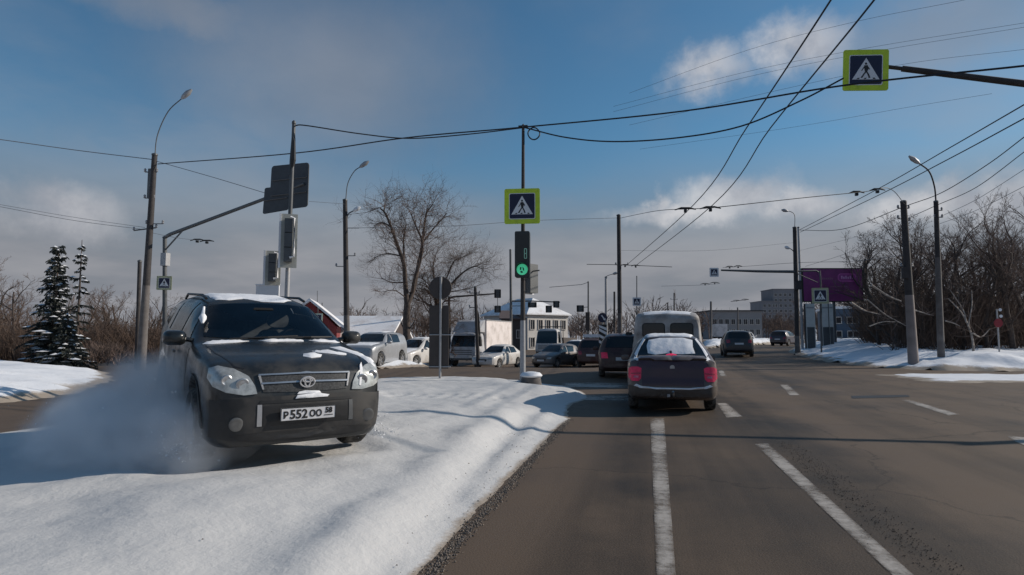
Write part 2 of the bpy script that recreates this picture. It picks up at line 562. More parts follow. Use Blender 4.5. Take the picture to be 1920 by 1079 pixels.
def fbm(X, Y, s, oct=4, seed=0.0):
    out = np.empty(X.shape)
    it = np.nditer([X, Y, out], op_flags=[['readonly'], ['readonly'], ['writeonly']])
    for x, y, o in it:
        o[...] = noise.fractal(Vector((float(x) * s + seed, float(y) * s - seed, seed)), 0.9, 2.0, oct)
    return out


xs = np.unique(np.concatenate([np.linspace(-3000, -140, 12), np.linspace(-140, 140, 57), np.linspace(140, 3000, 12)]))
ys = np.unique(np.concatenate([np.linspace(-400, -20, 8), np.linspace(-20, 160, 61), np.linspace(160, 4500, 18)]))
V, Fq = sheet('ground', xs, ys, lambda x, y: H(x, y) - 0.10, None)
M_field = snow_mat('snowy_field', (0.62, 0.63, 0.66), 0.46, 0.62, (0.14, 0.11, 0.09), 0.25)
tag(mesh_np('ground', V, Fq, M_field), kind='structure')
xs = np.linspace(-60, 60, 121); ys = np.linspace(-14, 150, 165)
V, Fq = sheet('road', xs, ys, lambda x, y: H(x, y), None)
tag(mesh_np('road', V, Fq, M_asph), kind='structure')


def island(name, poly, res, h1, w1, h2, w2, namp, nscale, material, extra=None, wob=0.25, seed=1.0, edgew=0.5, bounds=None):
    P = np.array([(p[0], p[1]) for p in poly])
    lo, hi = P.min(0) - 0.6, P.max(0) + 0.6
    if bounds is not None:
        lo = np.maximum(lo, bounds[0]); hi = np.minimum(hi, bounds[1])
    xs = np.arange(lo[0], hi[0] + res, res); ys = np.arange(lo[1], hi[1] + res, res)
    X, Y = np.meshgrid(xs, ys)
    dist = np.full(X.shape, 1e9); inside = np.zeros(X.shape, bool)
    n = len(P)
    for i in range(n):
        a, b = P[i], P[(i + 1) % n]
        ab = b - a
        t = np.clip(((X - a[0]) * ab[0] + (Y - a[1]) * ab[1]) / (ab @ ab + 1e-12), 0, 1)
        dist = np.minimum(dist, np.hypot(X - a[0] - t * ab[0], Y - a[1] - t * ab[1]))
        c = ((a[1] > Y) != (b[1] > Y)) & (X < (b[0] - a[0]) * (Y - a[1]) / (b[1] - a[1] + 1e-12) + a[0])
        inside ^= c
    d = np.where(inside, dist, -dist) + wob * fbm(X, Y, 1.1, 4, seed)
    nz = fbm(X, Y, nscale, 5, seed + 4)
    top = h1 * ss(0, w1, d) + h2 * ss(w1 * 0.6, w2, d) + namp * nz * ss(0, w1, d)
    Z = H(X, Y) - 0.06 + 0.06 * ss(-0.15, 0.0, d) + top
    if extra is not None:
        Z = Z + extra(X, Y, d) * ss(0, 0.5, d)
    V = np.stack([X.ravel(), Y.ravel(), Z.ravel()], 1)
    nx, ny = len(xs), len(ys)
    idx = np.arange(nx * ny).reshape(ny, nx)
    keep = (d > -0.3)
    kq = (keep[:-1, :-1] & keep[:-1, 1:] & keep[1:, 1:] & keep[1:, :-1]).ravel()
    Fq = np.stack([idx[:-1, :-1].ravel(), idx[:-1, 1:].ravel(), idx[1:, 1:].ravel(), idx[1:, :-1].ravel()], 1)[kq]
    used = np.unique(Fq); remap = -np.ones(nx * ny, int); remap[used] = np.arange(len(used))
    o = mesh_np(name, V[used], remap[Fq], material, (1 - ss(0, edgew, d)).ravel()[used])
    return tag(o, kind='structure')


# the oncoming off-road car: place and heading (needed for its trench)
TH = R(36)
CF = at(577, 630, 6.25)
CAR_FWD = RGT * math.sin(TH) - FWD * math.cos(TH)
CAR_RZ = math.atan2(CAR_FWD.y, CAR_FWD.x)
CAR_POS = Vector((CF.x, CF.y, 0)) - CAR_FWD * 2.2
CAR_Z = 0.28


def median_extra(X, Y, d):
    lx = (X - CAR_POS.x) * CAR_FWD.x + (Y - CAR_POS.y) * CAR_FWD.y
    ly = -(X - CAR_POS.x) * CAR_FWD.y + (Y - CAR_POS.y) * CAR_FWD.x
    e = -0.09 * ss(2.25, 1.7, lx) * ss(1.35, 0.95, np.abs(ly + 0.15))
    e += -0.03 * np.exp(-((lx - 2.35) / 0.28) ** 2) * ss(2.6, 1.2, np.abs(ly + 0.6))       # crest pushed up by the bumper
    e += -0.04 * ss(2.0, 0.5, lx) * ss(-0.8, -1.5, ly) * ss(-4.6, -3.0, ly)                 # hollow behind the crest
    for xr, a, w in ((-2.12, 0.075, 0.26), (-1.74, -0.035, 0.12), (-1.50, .02, .07)):       # plough ridges along the road
        xx = X - xr - 0.10 * np.sin(Y * 0.5) + 0.03 * (Y - 6)
        e += a * np.exp(-(xx / w) ** 2) * ss(13, 9, Y) * (1 + .45 * np.sin(Y * 2.3 + xr * 5) * np.sin(Y * .9 + 1))
    e += -0.10 * ss(-2.2, -5.0, X) * ss(8.5, 4.0, Y)
    for i in range(16):
        fp = gnd(725 + i * 15, 745 + (4 if i % 2 else -1), .2)
        e += -0.06 * np.exp(-((X - fp.x) / .13) ** 2 - ((Y - fp.y) / .20) ** 2)
    # mound at the nose
    g = gnd(1040, 738, 0.1)
    e += 0.17 * np.exp(-((X - g.x) / 1.3) ** 2 - ((Y - g.y) / 1.2) ** 2)
    return e


e0 = gnd(785, 1079).x
nose = [(e0, -12), (e0, 4), gnd(925, 930)[:2], gnd(1030, 822)[:2], gnd(1072, 786)[:2], gnd(1062, 768)[:2],
        gnd(1080, 757)[:2], gnd(1108, 748)[:2], gnd(1090, 734)[:2], gnd(1060, 724)[:2], gnd(990, 717)[:2],
        gnd(800, 714)[:2], gnd(640, 713)[:2]]
xl = gnd(0, 805).x + 0.35
fy = gnd(640, 713).y
nose += [(xl + 1.5, fy - 0.3), (xl, fy - 2.5), (xl, -12)]
print('median', e0, xl, fy)
island('median_snow', nose, 0.075, 0.055, 0.40, 0.215, 2.3, 0.055, 0.6, M_snow, median_extra, 0.07, 2.0, 0.16, bounds=((-30, 0.5), (10, 40)))

# left verge beyond the oncoming carriageway
lx0 = gnd(0, 757).x
island('left_verge_snow', [(lx0, -6), (lx0, gnd(60, 748).y), gnd(150, 738)[:2], gnd(210, 715)[:2], gnd(200, 700)[:2], (-60, 40), (-60, -6)], 0.25,
       0.16, 0.5, 0.30, 3.0, 0.10, 0.5, M_snow2, None, 0.3, 5.0, 0.6, bounds=((-48, 2), (0, 44)))
# snowy strip beyond the crossing, under the big tree
g1 = gnd(655, 694)
island('far_verge_snow', [g1[:2], gnd(720, 692)[:2], gnd(800, 688)[:2], gnd(806, 680)[:2], gnd(700, 674)[:2], gnd(560, 676)[:2], gnd(380, 690)[:2], gnd(420, 700)[:2]], 0.3,
       0.20, 0.6, 0.15, 2.0, 0.10, 0.7, M_snow2, None, 0.3, 8.0, 0.5)
# right verge
island('right_verge_snow', [gnd(1478, 659)[:2], gnd(1500, 668)[:2], gnd(1560, 680)[:2], gnd(1640, 689)[:2], gnd(1750, 695)[:2], gnd(1920, 697)[:2], gnd(2200, 700)[:2],
                            (60, 30), (60, 110), (34, 110), gnd(1500, 648)[:2]], 0.3,
       0.16, 0.5, 0.5, 4.0, 0.16, 0.5, M_snow2, None, 0.5, 11.0, 0.7, bounds=((0, 10), (50, 80)))
# thin packed snow left on the mouth of the side road
island('side_road_snow', [gnd(1640, 703)[:2], gnd(1710, 712)[:2], gnd(1780, 719)[:2], gnd(1920, 718)[:2], gnd(2100, 716)[:2], gnd(2100, 702)[:2], gnd(1920, 702)[:2], gnd(1760, 701)[:2]], 0.15,
       0.03, 0.6, 0.03, 1.5, 0.015, 0.8, M_snow2, None, 0.5, 14.0, 0.9)
# strip between the carriageways far ahead
island('far_median_snow', [gnd(1316, 655)[:2], gnd(1350, 652)[:2], gnd(1452, 646)[:2], gnd(1452, 642)[:2], gnd(1330, 643)[:2], gnd(1316, 645)[:2]], 0.4,
       0.35, 0.5, 0.25, 1.2, 0.1, 0.4, M_snow2, None, 0.3, 17.0, 0.5)

def gritty(name, n, place, size, material):
    mb = MB()
    for _ in range(n):
        x, y, z = place()
        s = size * random.uniform(0.4, 1.6)
        a = random.random() * 6.28
        p = [Vector((x + s * math.cos(a + k * 2.09) * random.uniform(.6, 1.2), y + s * math.sin(a + k * 2.09) * random.uniform(.6, 1.2), z)) for k in range(3)]
        mb.add(p + [Vector((x, y, z + s * random.uniform(.5, 1.1)))], [(0, 1, 3), (1, 2, 3), (2, 0, 3)])
    return tag(mb.build(name, material), kind='stuff')


M_grit = mat('dirty_ice_crumbs', (0.17, 0.145, 0.125), 0.95, var=0.5, scale=30)
M_grit2 = mat('dark_grit', (0.05, 0.042, 0.036), 0.95, var=0.5, scale=30)
gritty('kerb_grit', 5200, lambda: (e0 + 0.05 + random.gauss(0, .028) + .03 * math.sin(random.random() * 9), 2.8 + 8 * random.random() ** 1.6, 0.003), 0.0075, M_grit)


def band():
    t = random.random()
    a, b = gnd(1470, 830), gnd(1800, 1100)
    p = a.lerp(b, t)
    return (p.x + random.gauss(0, .10), p.y + random.gauss(0, .2), 0.003)


gritty('road_grit', 1500, band, 0.005, M_grit2)


# scattered lumps on the median snow
def lump():
    y = random.uniform(3.2, 9.5); x = e0 - abs(random.gauss(0, .5)) - 0.05
    return (x, y, 0.02 + 0.05 * float(ss(0, .4, e0 - x)) + 0.2 * float(ss(.2, 2.3, e0 - x)))


gritty('snow_crumbs', 130, lump, 0.008, M_grit)


def marking(pts, lift=0.006, sub=10):
    """road marking: quad given by photo pixels near-left, near-right, far-right, far-left on the road"""
    a, b, c, d = [gnd(*p) for p in pts]
    K, sub = 7, sub * 3
    vs, fs, ed = [], [], []
    for i in range(sub + 1):
        t = i / sub
        l, r = a.lerp(d, t), b.lerp(c, t)
        for k in range(K):
            p = l.lerp(r, k / (K - 1))
            vs.append((p.x, p.y, float(H(p.x, p.y)) + lift)); ed.append(max(abs(2 * k / (K - 1) - 1) ** 3, abs(2 * t - 1) ** 40))
    for i in range(sub):
        for k in range(K - 1):
            q = i * K + k
            fs.append((q, q + 1, q + 1 + K, q + K))
    o = MB().add(vs, fs).build('road_marking', M_mark)
    at_ = o.data.attributes.new('edge', 'FLOAT', 'POINT'); at_.data.foreach_set('value', ed)
    return tag(o, kind='structure')


marking([(1232, 1090), (1268, 1090), (1245, 785), (1219, 785)], sub=16)
marking([(1684, 1090), (1724, 1090), (1440, 832), (1415, 834)])
marking([(1362, 784), (1392, 782), (1362, 756), (1344, 757)])
marking([(1778, 780), (1800, 778), (1706, 750), (1690, 751)])
marking([(1905, 830), (1990, 862), (1950, 824), (1888, 818)])
marking([(1030, 750), (1178, 752), (1178, 743), (1060, 742)])
marking([(1050, 726), (1178, 728), (1178, 719), (1056, 718)])
marking([(1350, 706), (1362, 706), (1356, 695), (1347, 695)])
marking([(1480, 742), (1500, 742), (1478, 722), (1462, 722)])
# a repaired seam across the right lanes
M_tar = mat('tar_seam', (0.022, 0.019, 0.018), 0.55, var=0.3)
for q in ([(1598, 748), (1706, 745), (1702, 741), (1596, 743)],):
    o = marking(q, 0.005); o.name = 'road_seam'; o.data.materials[0] = M_tar

# ------------------------------------------------------------------ wires and poles
def wire(label, pts, r=0.012, m=None, name='overhead_cable', cat='cable', group=None, n=5, seg=8):
    P = [at(*p) for p in pts]
    root = P[0]
    o = MB(root).tube(catmull(P, seg), r, n).build(name, m or M_wire, smooth=60)
    o.location = root
    return tag(o, label, cat, group)


def fittings(root, pts, d, size=0.5):
    """trolley wire hangers on a span wire"""
    for (px, py) in pts:
        p = at(px, py, d)
        b = MB(root.location)
        b.tube([p - RGT * size * .5 + Vector((0, 0, -.02)), p - RGT * size * .2 + Vector((0, 0, .05)), p + RGT * size * .2 + Vector((0, 0, .05)), p + RGT * size * .5], [.02, .035, .035, .02], 6)
        b.box(p + Vector((0, 0, -.06)), (.10, .12, .10))
        b.build('hanger', M_black, root)


def pole(name, label, cat, px, d, top, r0=0.15, r1=0.10, m=None, sleeve=None, sleeve_m=None, group=None, n=10, dz=0.0):
    """a mast from the ground at column px, depth d, to the photo pixel top; sleeve = pale lower part up to pixel y"""
    b = foot(px, d, dz)
    t = at(top[0], top[1], d)
    root = thing(name, label, cat, b, group=group)
    root['_r'] = r0
    k = 10
    pts = [b.lerp(t, i / k) for i in range(k + 1)]
    pts[0] = pts[0] - Vector((0, 0, 0.3))
    MB(b).tube(pts, [r0 + (r1 - r0) * i / k for i in range(k + 1)], n).build('shaft', m or M_conc, root, 50)
    MB(b).lathe([(r1 * .9, 0), (r1 * 1.15, .01), (r1 * 1.1, .07), (r1 * .3, .11)], 8, t).build('cap', M_steel, root, 50)
    if sleeve:
        f = (sleeve - 640) / (top[1] - 640)
        s = b.lerp(t, max(0.05, f))
        MB(b).tube([b - Vector((0, 0, .2)), s], [r0 * 1.12, r0 * 1.02 + (r1 - r0) * f], n).build('lower_section', sleeve_m or M_pale, root, 50)
    return root, b, t


def lamp_arm(root, pts, d, r=0.03, head=0.55, m=None, d2=None, headm=None):
    b = root.location
    dd = [d + ((d2 or d) - d) * i / (len(pts) - 1) for i in range(len(pts))]
    P = catmull([at(p[0], p[1], q) for p, q in zip(pts, dd)], 6)
    arm = MB(b).tube(P, r, 7).build('lamp_arm', m or M_steel, root, 60)
    e, t = P[-1], (P[-1] - P[-2]).normalized()
    h = MB(b); h.tube([e - t * .05, e + t * head * .15, e + t * head * .6, e + t * head], [.05, .10, .12, .04], 8)
    h.build('lamp_head', headm or M_galv, arm, 60)


def cross_arm(root, px, py, d, w, r=0.03, tilt=0.0, ins=True):
    p = at(px, py, d)
    b = MB(root.location)
    a, c = p - RGT * w / 2 - Vector((0, 0, tilt / 2)), p + RGT * w / 2 + Vector((0, 0, tilt / 2))
    b.tube([a, c], r, 6)
    o = b.build('cross_arm', M_steel, root)
    if ins:
        for q in (a, c):
            MB(root.location).lathe([(.03, 0), (.06, .03), (.03, .07), (.06, .10), (.02, .16)], 8, q).build('insulator', M_galv, o, 60)


# -- left concrete mast with lamp
root, b, t = pole('utility_pole', 'tall leaning concrete pole at far left, with curved lamp arm above the spruce', 'pole', 264, 26, (290, 292), .17, .11, M_dark, 505, M_conc)
lamp_arm(root, [(290, 300), (295, 255), (315, 210), (342, 184)], 26, .022, .55)
cross_arm(root, 283, 323, 26, .5, .025); cross_arm(root, 272, 430, 26, .95, .03, .12); cross_arm(root, 290, 420, 26, .7, .02); cross_arm(root, 280, 372, 26, .4, .02)
MB(root.location).box(at(282, 345, 26), (.16, .16, 1.3)).build('cable_guard', M_steel, root)
root, b, t = pole('utility_pole', 'short dark post standing close beside the tall leaning concrete pole', 'pole', 256, 27, (262, 492), .09, .08, M_dark)

# -- mast arm with the backs of two road signs
root, b, t = pole('sign_mast', 'steel cantilever mast at left holding the two dark sign backs over the road', 'mast', 309, 31, (309, 447), .12, .10, M_steel, dz=.2)
A0 = at(310, 445, 31); A1 = at(497, 373, 26); A2 = at(570, 345, 25)
a = MB(b); a.tube([A0, A0.lerp(A1, .06) + Vector((0, 0, .05)), A1, A2], [.09, .09, .075, .06], 8)
a.tube([at(309, 470, 31), A0.lerp(A1, .20)], .04, 6)
a.build('cantilever_arm', M_steel, root, 60)
MB(b).box(at(310, 487, 31), (.32, .30, .65)).build('junction_box', M_galv, root)


def plate_back(name, label, quad, d0, d1, thick, m, ribs=2, group=None):
    """a sign seen from behind: quad = pixel corners tl,tr,br,bl; left edge at d0, right at d1"""
    tl, tr, br, bl = [at(p[0], p[1], q) for p, q in zip(quad, (d0, d1, d1, d0))]
    c = (tl + tr + br + bl) / 4
    root = thing(name, label, 'sign', c, group=group)
    nrm = (tr - tl).cross(bl - tl).normalized()
    if nrm.dot(CPOS - c) < 0: nrm = -nrm
    def rr(k=0.07, o=0.0):
        pts = []
        u, v = (tr - tl), (bl - tl)
        for cx, cy, a0 in ((k, k, 180), (1 - k, k, 270), (1 - k, 1 - k, 0), (k, 1 - k, 90)):
            for j in range(5):
                an = R(a0 + 90 * j / 4)
                x, y = cx + k * math.cos(an), cy + k * math.sin(an)
                top = tl.lerp(tr, x); bot = bl.lerp(br, x)
                pts.append(top.lerp(bot, y) + nrm * o)
        return pts
    f, g = rr(o=thick / 2), rr(o=-thick / 2)
    n = len(f)
    fs = [tuple(range(n)), tuple(range(2 * n - 1, n - 1, -1))] + [(i, i + n, (i + 1) % n + n, (i + 1) % n) for i in range(n)]
    MB(c).add(f + g, fs).build('panel', m, root)
    for i in range(ribs):
        y = (i + 1) / (ribs + 1)
        p, q = tl.lerp(bl, y), tr.lerp(br, y)
        MB(c).tube([p.lerp(q, .04) + nrm * .05, p.lerp(q, .96) + nrm * .05], .025, 5).build('stiffener', M_steel, root)
    return root


M_back = mat('sign_back_grey', (0.055, 0.062, 0.070), 0.6, 0.2, var=0.15, scale=3)
plate_back('road_sign', 'larger dark grey back of a road sign on the left cantilever arm', [(510, 312), (580, 305), (577, 388), (505, 397)], 25.6, 25, .04, M_back)
plate_back('road_sign', 'smaller dark grey back of a road sign low on the left cantilever arm', [(497, 353), (543, 348), (540, 394), (493, 402)], 25.7, 25.3, .04, M_back, 1)

# -- signal mast behind the off-road car
root, b, t = pole('signal_mast', 'thin grey signal post rising behind the dark car in the snow', 'pole', 531, 15, (551, 234), .065, .045, M_steel, 420, M_galv, dz=.25)
MB(b).tube([at(551, 234, 15), at(549, 300, 15), at(545, 330, 15)], [.03, .075, .04], 6).build('cable_wrap', M_black, root)


def signal_back(label, px, py, d, w, h, yaw):
    c = at(px, py, d)
    root = thing('traffic_light', label, 'traffic light', c, yaw)
    m = mat('backplate_pale', (0.42, 0.42, 0.38), .55, var=.12, scale=5)
    MB().box((0, 0, 0), (w, .03, h)).build('backplate', m, root)
    MB().box((-w * .5, -.004, 0), (.05, .05, h * 1.01)).build('plate_edge', M_sgnw, root)
    hb = MB()
    for k in range(3):
        hb.box((0, -.10, (k - 1) * h * .27), (w * .46, .16, h * .255))
    hb.build('housing', M_steel, root)
    br = MB(); br.tube([(w * .1, -.2, h * .42), (w * .32, -.2, h * .40), (w * .34, -.2, -h * .3), (w * .1, -.2, -h * .33)], .03, 6)
    br.build('bracket', M_sgnw, root, 60)
    for k in range(3):
        MB().lathe([(w * .2, .02), (w * .21, .22), (w * .19, .22), (w * .18, .02)], 12, (0, 0, (k - 1) * h * .27), 'y').build('visor', M_black, root, 40)
    return root


signal_back('back of the upper traffic light with pale frame on the post behind the dark car', 541, 452, 14.8, .40, 1.32, R(30))
signal_back('back of the lower traffic light with pale frame on the post behind the dark car', 511, 503, 15.2, .38, .86, R(30))
c = at(502, 546, 16)
root = thing('sign_board', 'small white board showing just above the snowy roof of the dark car', 'sign', c, R(12))
MB().box((0, 0, 0), (.60, .05, .30)).build('panel', M_sgnw, root)
MB().tube([(-.0, .04, -.1), (0, .04, -c.z)], .035, 6).build('post', M_steel, root)
MB().box((0, 0, .165), (.62, .09, .03)).build('snow_cap', M_csnow, root)

# -- left lamp pole by the parked cars
root, b, t = pole('lamp_pole', 'dark pole with two curved lamps left of the big bare tree', 'pole', 651, 30, (647, 377), .15, .11, M_dark, 560, M_conc)
lamp_arm(root, [(648, 378), (652, 345), (664, 322), (676, 313)], 30, .022, .5)
lamp_arm(root, [(650, 418), (653, 402), (664, 395)], 30, .03, .35, headm=M_sgnw)
cross_arm(root, 640, 500, 30, .5, .02); cross_arm(root, 656, 480, 30, .5, .02); cross_arm(root, 660, 428, 30, .7, .02, ins=False)

# -- the near signal pole on the nose of the median
NP_D = 16.6
root, b, t = pole('signal_pole', 'grey signal pole on the nose of the median holding crossing sign and green light', 'pole', 980, NP_D, (981, 240), .075, .04, M_dark, 545, M_galv, dz=.2)
MB(b).box(at(981, 238, NP_D), (.26, .08, .06)).build('cable_clamp', M_black, root)
ring = MB(); cc = at(1001, 251, NP_D)
tor = [cc + RGT * (.165 * math.cos(a_)) + Vector((0, 0, .165 * math.sin(a_))) + FWD * (.02 * math.sin(3 * a_)) for a_ in [2 * math.pi * i / 28 for i in range(29)]]
tor2 = [p * 1.0 + Vector((0, 0, .015)) + FWD * .03 for p in tor]
o = MB(cc).tube(tor, .018, 6).tube(tor2, .016, 6).build('cable_coil', M_wire, smooth=60); o.location = cc
tag(o, 'round coil of spare black cable hanging at the top of the signal pole', 'cable')
# concrete foot with snow
fb = foot(996, NP_D - .3, .12)
root = thing('planter', 'round concrete bollard base capped with snow at the foot of the signal pole', 'bollard', fb)
MB().lathe([(.26, -.2), (.28, .05), (.25, .24), (.2, .26)], 18).build('base', M_conc, root, 40)
MB().lathe([(.27, .25), (.30, .29), (.24, .36), (.08, .39)], 18).build('snow_cap', M_csnow, root, 60)

# crossing sign kit: unit size, faces -y
sg_panel = MB(); sg_panel.box((0, 0, 0), (1, .03, 1))
def rrect(w, h, r, n=4):
    pts = []
    for cx, cy, a0 in ((w / 2 - r, h / 2 - r, 0), (-w / 2 + r, h / 2 - r, 90), (-w / 2 + r, -h / 2 + r, 180), (w / 2 - r, -h / 2 + r, 270)):
        for j in range(n + 1):
            an = R(a0 + 90 * j / n)
            pts.append((cx + r * math.cos(an), cy + r * math.sin(an)))
    return pts


def crossing_sign(label, c, size, rz=0.0, roll=0.0, panel=None, group=None, back=None):
    root = thing('crossing_sign', label, 'sign', c, rz, group)
    root.rotation_euler = (0, roll, rz)
    s = size
    q = lambda pl: [(x * s, z * s) for x, z in pl]
    MB().prism(q(rrect(1, 1, .05)), -.012, .012).build('panel', panel or M_fluo, root)
    MB().prism(q(rrect(.74, .74, .04)), -.015, -.0122).build('white_border', M_sgnw, root)
    MB().prism(q(rrect(.70, .70, .035)), -.018, -.0152).build('blue_field', M_blue, root)
    MB().prism(q([(-.30, -.235), (.30, -.235), (0, .295)]), -.021, -.0182).build('triangle', M_sgnw, root)
    fg = MB()
    for pl in (
        [(-.045, .105), (.035, .115), (.05, .02), (.03, -.05), (-.02, -.05), (-.035, .02)],          # trunk
        [(.00, -.04), (.035, -.05), (.075, -.12), (.10, -.20), (.065, -.20), (.04, -.13)],            # leading leg
        [(-.02, -.04), (.015, -.05), (-.035, -.12), (-.08, -.20), (-.115, -.19), (-.065, -.11)],      # trailing leg
        [(-.04, .09), (-.015, .085), (-.065, .01), (-.09, -.03), (-.105, -.02)],                       # arms
        [(.03, .10), (.045, .09), (.085, .02), (.075, .00), (.06, .015), (.03, .06)],
        [(.025 * math.cos(i * .6283) - .002, .150 + .028 * math.sin(i * .6283)) for i in range(10)]):
        fg.prism(q(pl), -.024, -.0212)
    for x0, sh in ((-.21, .03), (-.05, 0.012), (.16, -.02)):
        fg.prism(q([(x0, -.225), (x0 + .055, -.225), (x0 + .055 + sh, -.195), (x0 + sh + .01, -.195)]), -.024, -.0212)
    fg.build('walking_figure', M_black, root)
    bk = MB(); bk.box((0, .03, s * .25), (s * .8, .03, .05)); bk.box((0, .03, -s * .25), (s * .8, .03, .05))
    bk.build('clamp', M_galv, root)
    return root


crossing_sign('yellow green crossing sign on the signal pole above the green light', at(979, 387, NP_D - .12) , .97, YAW * .5)

crossing_sign('small pale framed crossing sign low on the left cantilever mast', at(308, 531, 30.7), .70, YAW + R(12), 0, mat('pale_sign_frame', (.42, .42, .26), .5))

# near traffic light: green lit
c = at(980, 478, NP_D - .25)
TLW, TLH = .40, 1.24
root = thing('traffic_light', 'black traffic light showing green on the median signal pole', 'traffic light', c, YAW * .4)
MB().prism(rrect(TLW, TLH, .04), -.12, .10).build('housing', mat('signal_housing', (.028, .033, .034), .45, var=.2, scale=4), root)
MB().prism([(x, z + .19) for x, z in rrect(TLW - .06, .74, .04)], -.124, -.1205).build('display_panel', mat('dark_display', (.016, .019, .020), .25, var=.2), root)
for k, (nm, m) in enumerate((('green_lens', mat('green_lit', (.05, .5, .3), .3, emit=(.10, .75, .40), es=.42)),)):
    z = -TLH / 2 + .21 + k * .40
    le = MB().lathe([(.150, -.125), (.145, -.14), (.09, -.152), (.02, -.156)], 24, (0, 0, z), 'y').build(nm, m, root, 60)
    vz = MB()
    for j in range(13):
        a0 = R(-20 + j * 220 / 12)
        x, zz_ = .168 * math.cos(a0), .168 * math.sin(a0)
        vz.v += [(x, -.12, z + zz_), (x, -.28 + .10 * (1 - math.sin(a0)) * .5, z + zz_)]
        if j:
            q = 2 * j
            vz.f.append((q - 2, q - 1, q + 1, q))
    vz.build('visor', M_black, root, 60)
    if k == 0:
        mk = MB()
        for pl in ([(-.055, .055), (-.015, .06), (-.02, -.01), (-.06, -.02)], [(.01, .07), (.05, .03), (.06, -.05), (.02, -.02)], [(-.05, -.05), (0, -.04), (.03, -.09), (-.03, -.10)]):
            mk.prism([(x, zz_ + z) for x, zz_ in pl], -.163, -.150)
        mk.build('timer_mask', mat('dark_green_mask', (.01, .10, .06), .5), le)
digit = MB()
for (x, zz_, w, h) in ((.06, .10, .015, .12), (.06, -.03, .015, .12), (.12, .10, .015, .12), (.12, -.03, .015, .12), (.09, .165, .06, .015), (.09, .035, .06, .015), (.09, -.095, .06, .015)):
    digit.box((x, -.128, zz_ - .02), (w, .012, h))
digit.build('countdown_digit', mat('digit_grey', (.16, .24, .22), .5, emit=(.25, .6, .5), es=.22), root)
# side head seen edge-on and a small sign back
c = at(997, 523, NP_D + .35)
root = thing('traffic_light', 'pale edged side traffic light turned away behind the median signal pole', 'traffic light', c, R(62))
MB().box((0, 0, 0), (.34, .18, .80)).build('housing', M_steel, root)
MB().box((0, .11, 0), (.46, .02, .86)).build('backplate', M_sgnw, root)
MB().tube([(-.05, -.1, .2), (-.1, -.35, .2)], .02, 6).build('bracket', M_steel, root)

# back of a tall sign with round top on the median
g = foot(825, 17.4, .2)
root = thing('keep_right_sign', 'brown grey back of a round sign over a tall plate on a pale post', 'sign', g, YAW * .6)
M_brown = mat('brown_sign_back', (0.062, 0.050, 0.046), .7, var=.15, scale=4)
S = 17.4 / F
zt = at(822, 540, 17.4).z - g.z
MB().lathe([(.32, .018), (.33, 0), (.32, -.018)], 28, (-.02, .05, zt), 'y').build('round_plate', M_brown, root, 40)
zp = at(822, 632, 17.4).z - g.z
MB().box((-.05, .05, zp), (.56, .03, 118 * S)).build('tall_plate', M_brown, root)
MB().tube([(0, 0, -.3), (0, 0, at(822, 520, 17.4).z - g.z)], .036, 8).build('post', M_galv, root, 60)
for yy in (628, 688):
    MB().tube([(-.32, .02, at(822, yy, 17.4).z - g.z), (.30, .02, at(822, yy, 17.4).z - g.z)], .018, 6).build('bracket', M_galv, root)

# -- thin pole just left of the signal pole with its arm of signals
root, b, t = pole('signal_mast', 'thin dark mast with a long arm of signals left behind the green light pole', 'pole', 959, 50, (957, 470), .13, .09, M_steel)
MB(b).tube([at(958, 565, 50), at(1000, 565, 50), at(1050, 567, 50)], [.07, .06, .05], 6).build('arm', M_steel, root)
MB(b).tube([at(958, 574, 50), at(985, 574, 50)], .03, 6).build('brace', M_steel, root)


def small_signal(label, px, py, d, w=.55, h=.75, group='signal heads hanging over the crossroads'):
    c = at(px, py, d)
    root = thing('traffic_light', label, 'traffic light', c, YAW, group)
    MB().prism(rrect(w, h, .05), 0, .03).build('backplate', M_black, root)
    hb = MB()
    for k in range(3):
        hb.box((0, -.06, (k - 1) * h * .3), (w * .5, .11, h * .27))
    hb.build('housing', M_steel, root)
    return root


small_signal('wide dark signal head at left of the far arm before the white building', 998, 572, 49.8, .72, .45)
small_signal('dark signal head hanging in front of the white building roof ridge', 1029, 580, 49.8, .52, .58)
small_signal('dark signal head at the tip of the arm beside the white building roof', 1043, 571, 49.6, .50, .55)
small_signal('single dark signal head in the sky right of the white building', 1088, 579, 50.4, .60, .55)
root, b, t = pole('signal_mast', 'slim grey post right of the white building carrying one signal head', 'pole', 1103, 50.5, (1103, 530), .08, .06, M_steel)
MB(b).tube([at(1103, 576, 50.5), at(1088, 577, 50.5)], .03, 6).build('arm', M_steel, root)
MB(b).tube([at(1102, 530, 50.5), at(1090, 534, 50.5), at(1030, 539, 50.5)], .022, 6).build('upper_arm', M_steel, root)
MB(b).box(at(1102, 603, 50.4), (.34, .25, 1.5)).build('cabinet', M_brown, root)

root, b, t = pole('signal_mast', 'dark mast with a long arm over the white box truck', 'pole', 843, 44, (842, 558), .12, .09, M_dark)
MB(b).tube([at(842, 560, 44), at(850, 557, 44), at(930, 551, 44)], [.08, .08, .05], 6).build('arm', M_dark, root)
small_signal('dark signal head at the tip of the arm above the white truck', 933, 551, 43.8, .48, .62)
small_signal('dark signal head hung below the tip of the arm above the white truck', 933, 580, 43.8, .46, .50)
MB(b).tube([at(933, 556, 43.9), at(933, 580, 43.9)], .02, 5).build('drop_rod', M_dark, root)
root, b, t = pole('utility_pole', 'dark wooden pole with a side brace standing behind the white truck cab', 'pole', 897, 37.5, (891, 540), .12, .09, M_dark)
MB(b).tube([at(892, 575, 37.5), at(897, 590, 37.5), at(901, 650, 37.5)], .05, 6).build('brace', M_dark, root)
cross_arm(root, 890, 550, 37.5, .6, .03); cross_arm(root, 888, 577, 37.5, .5, .03)

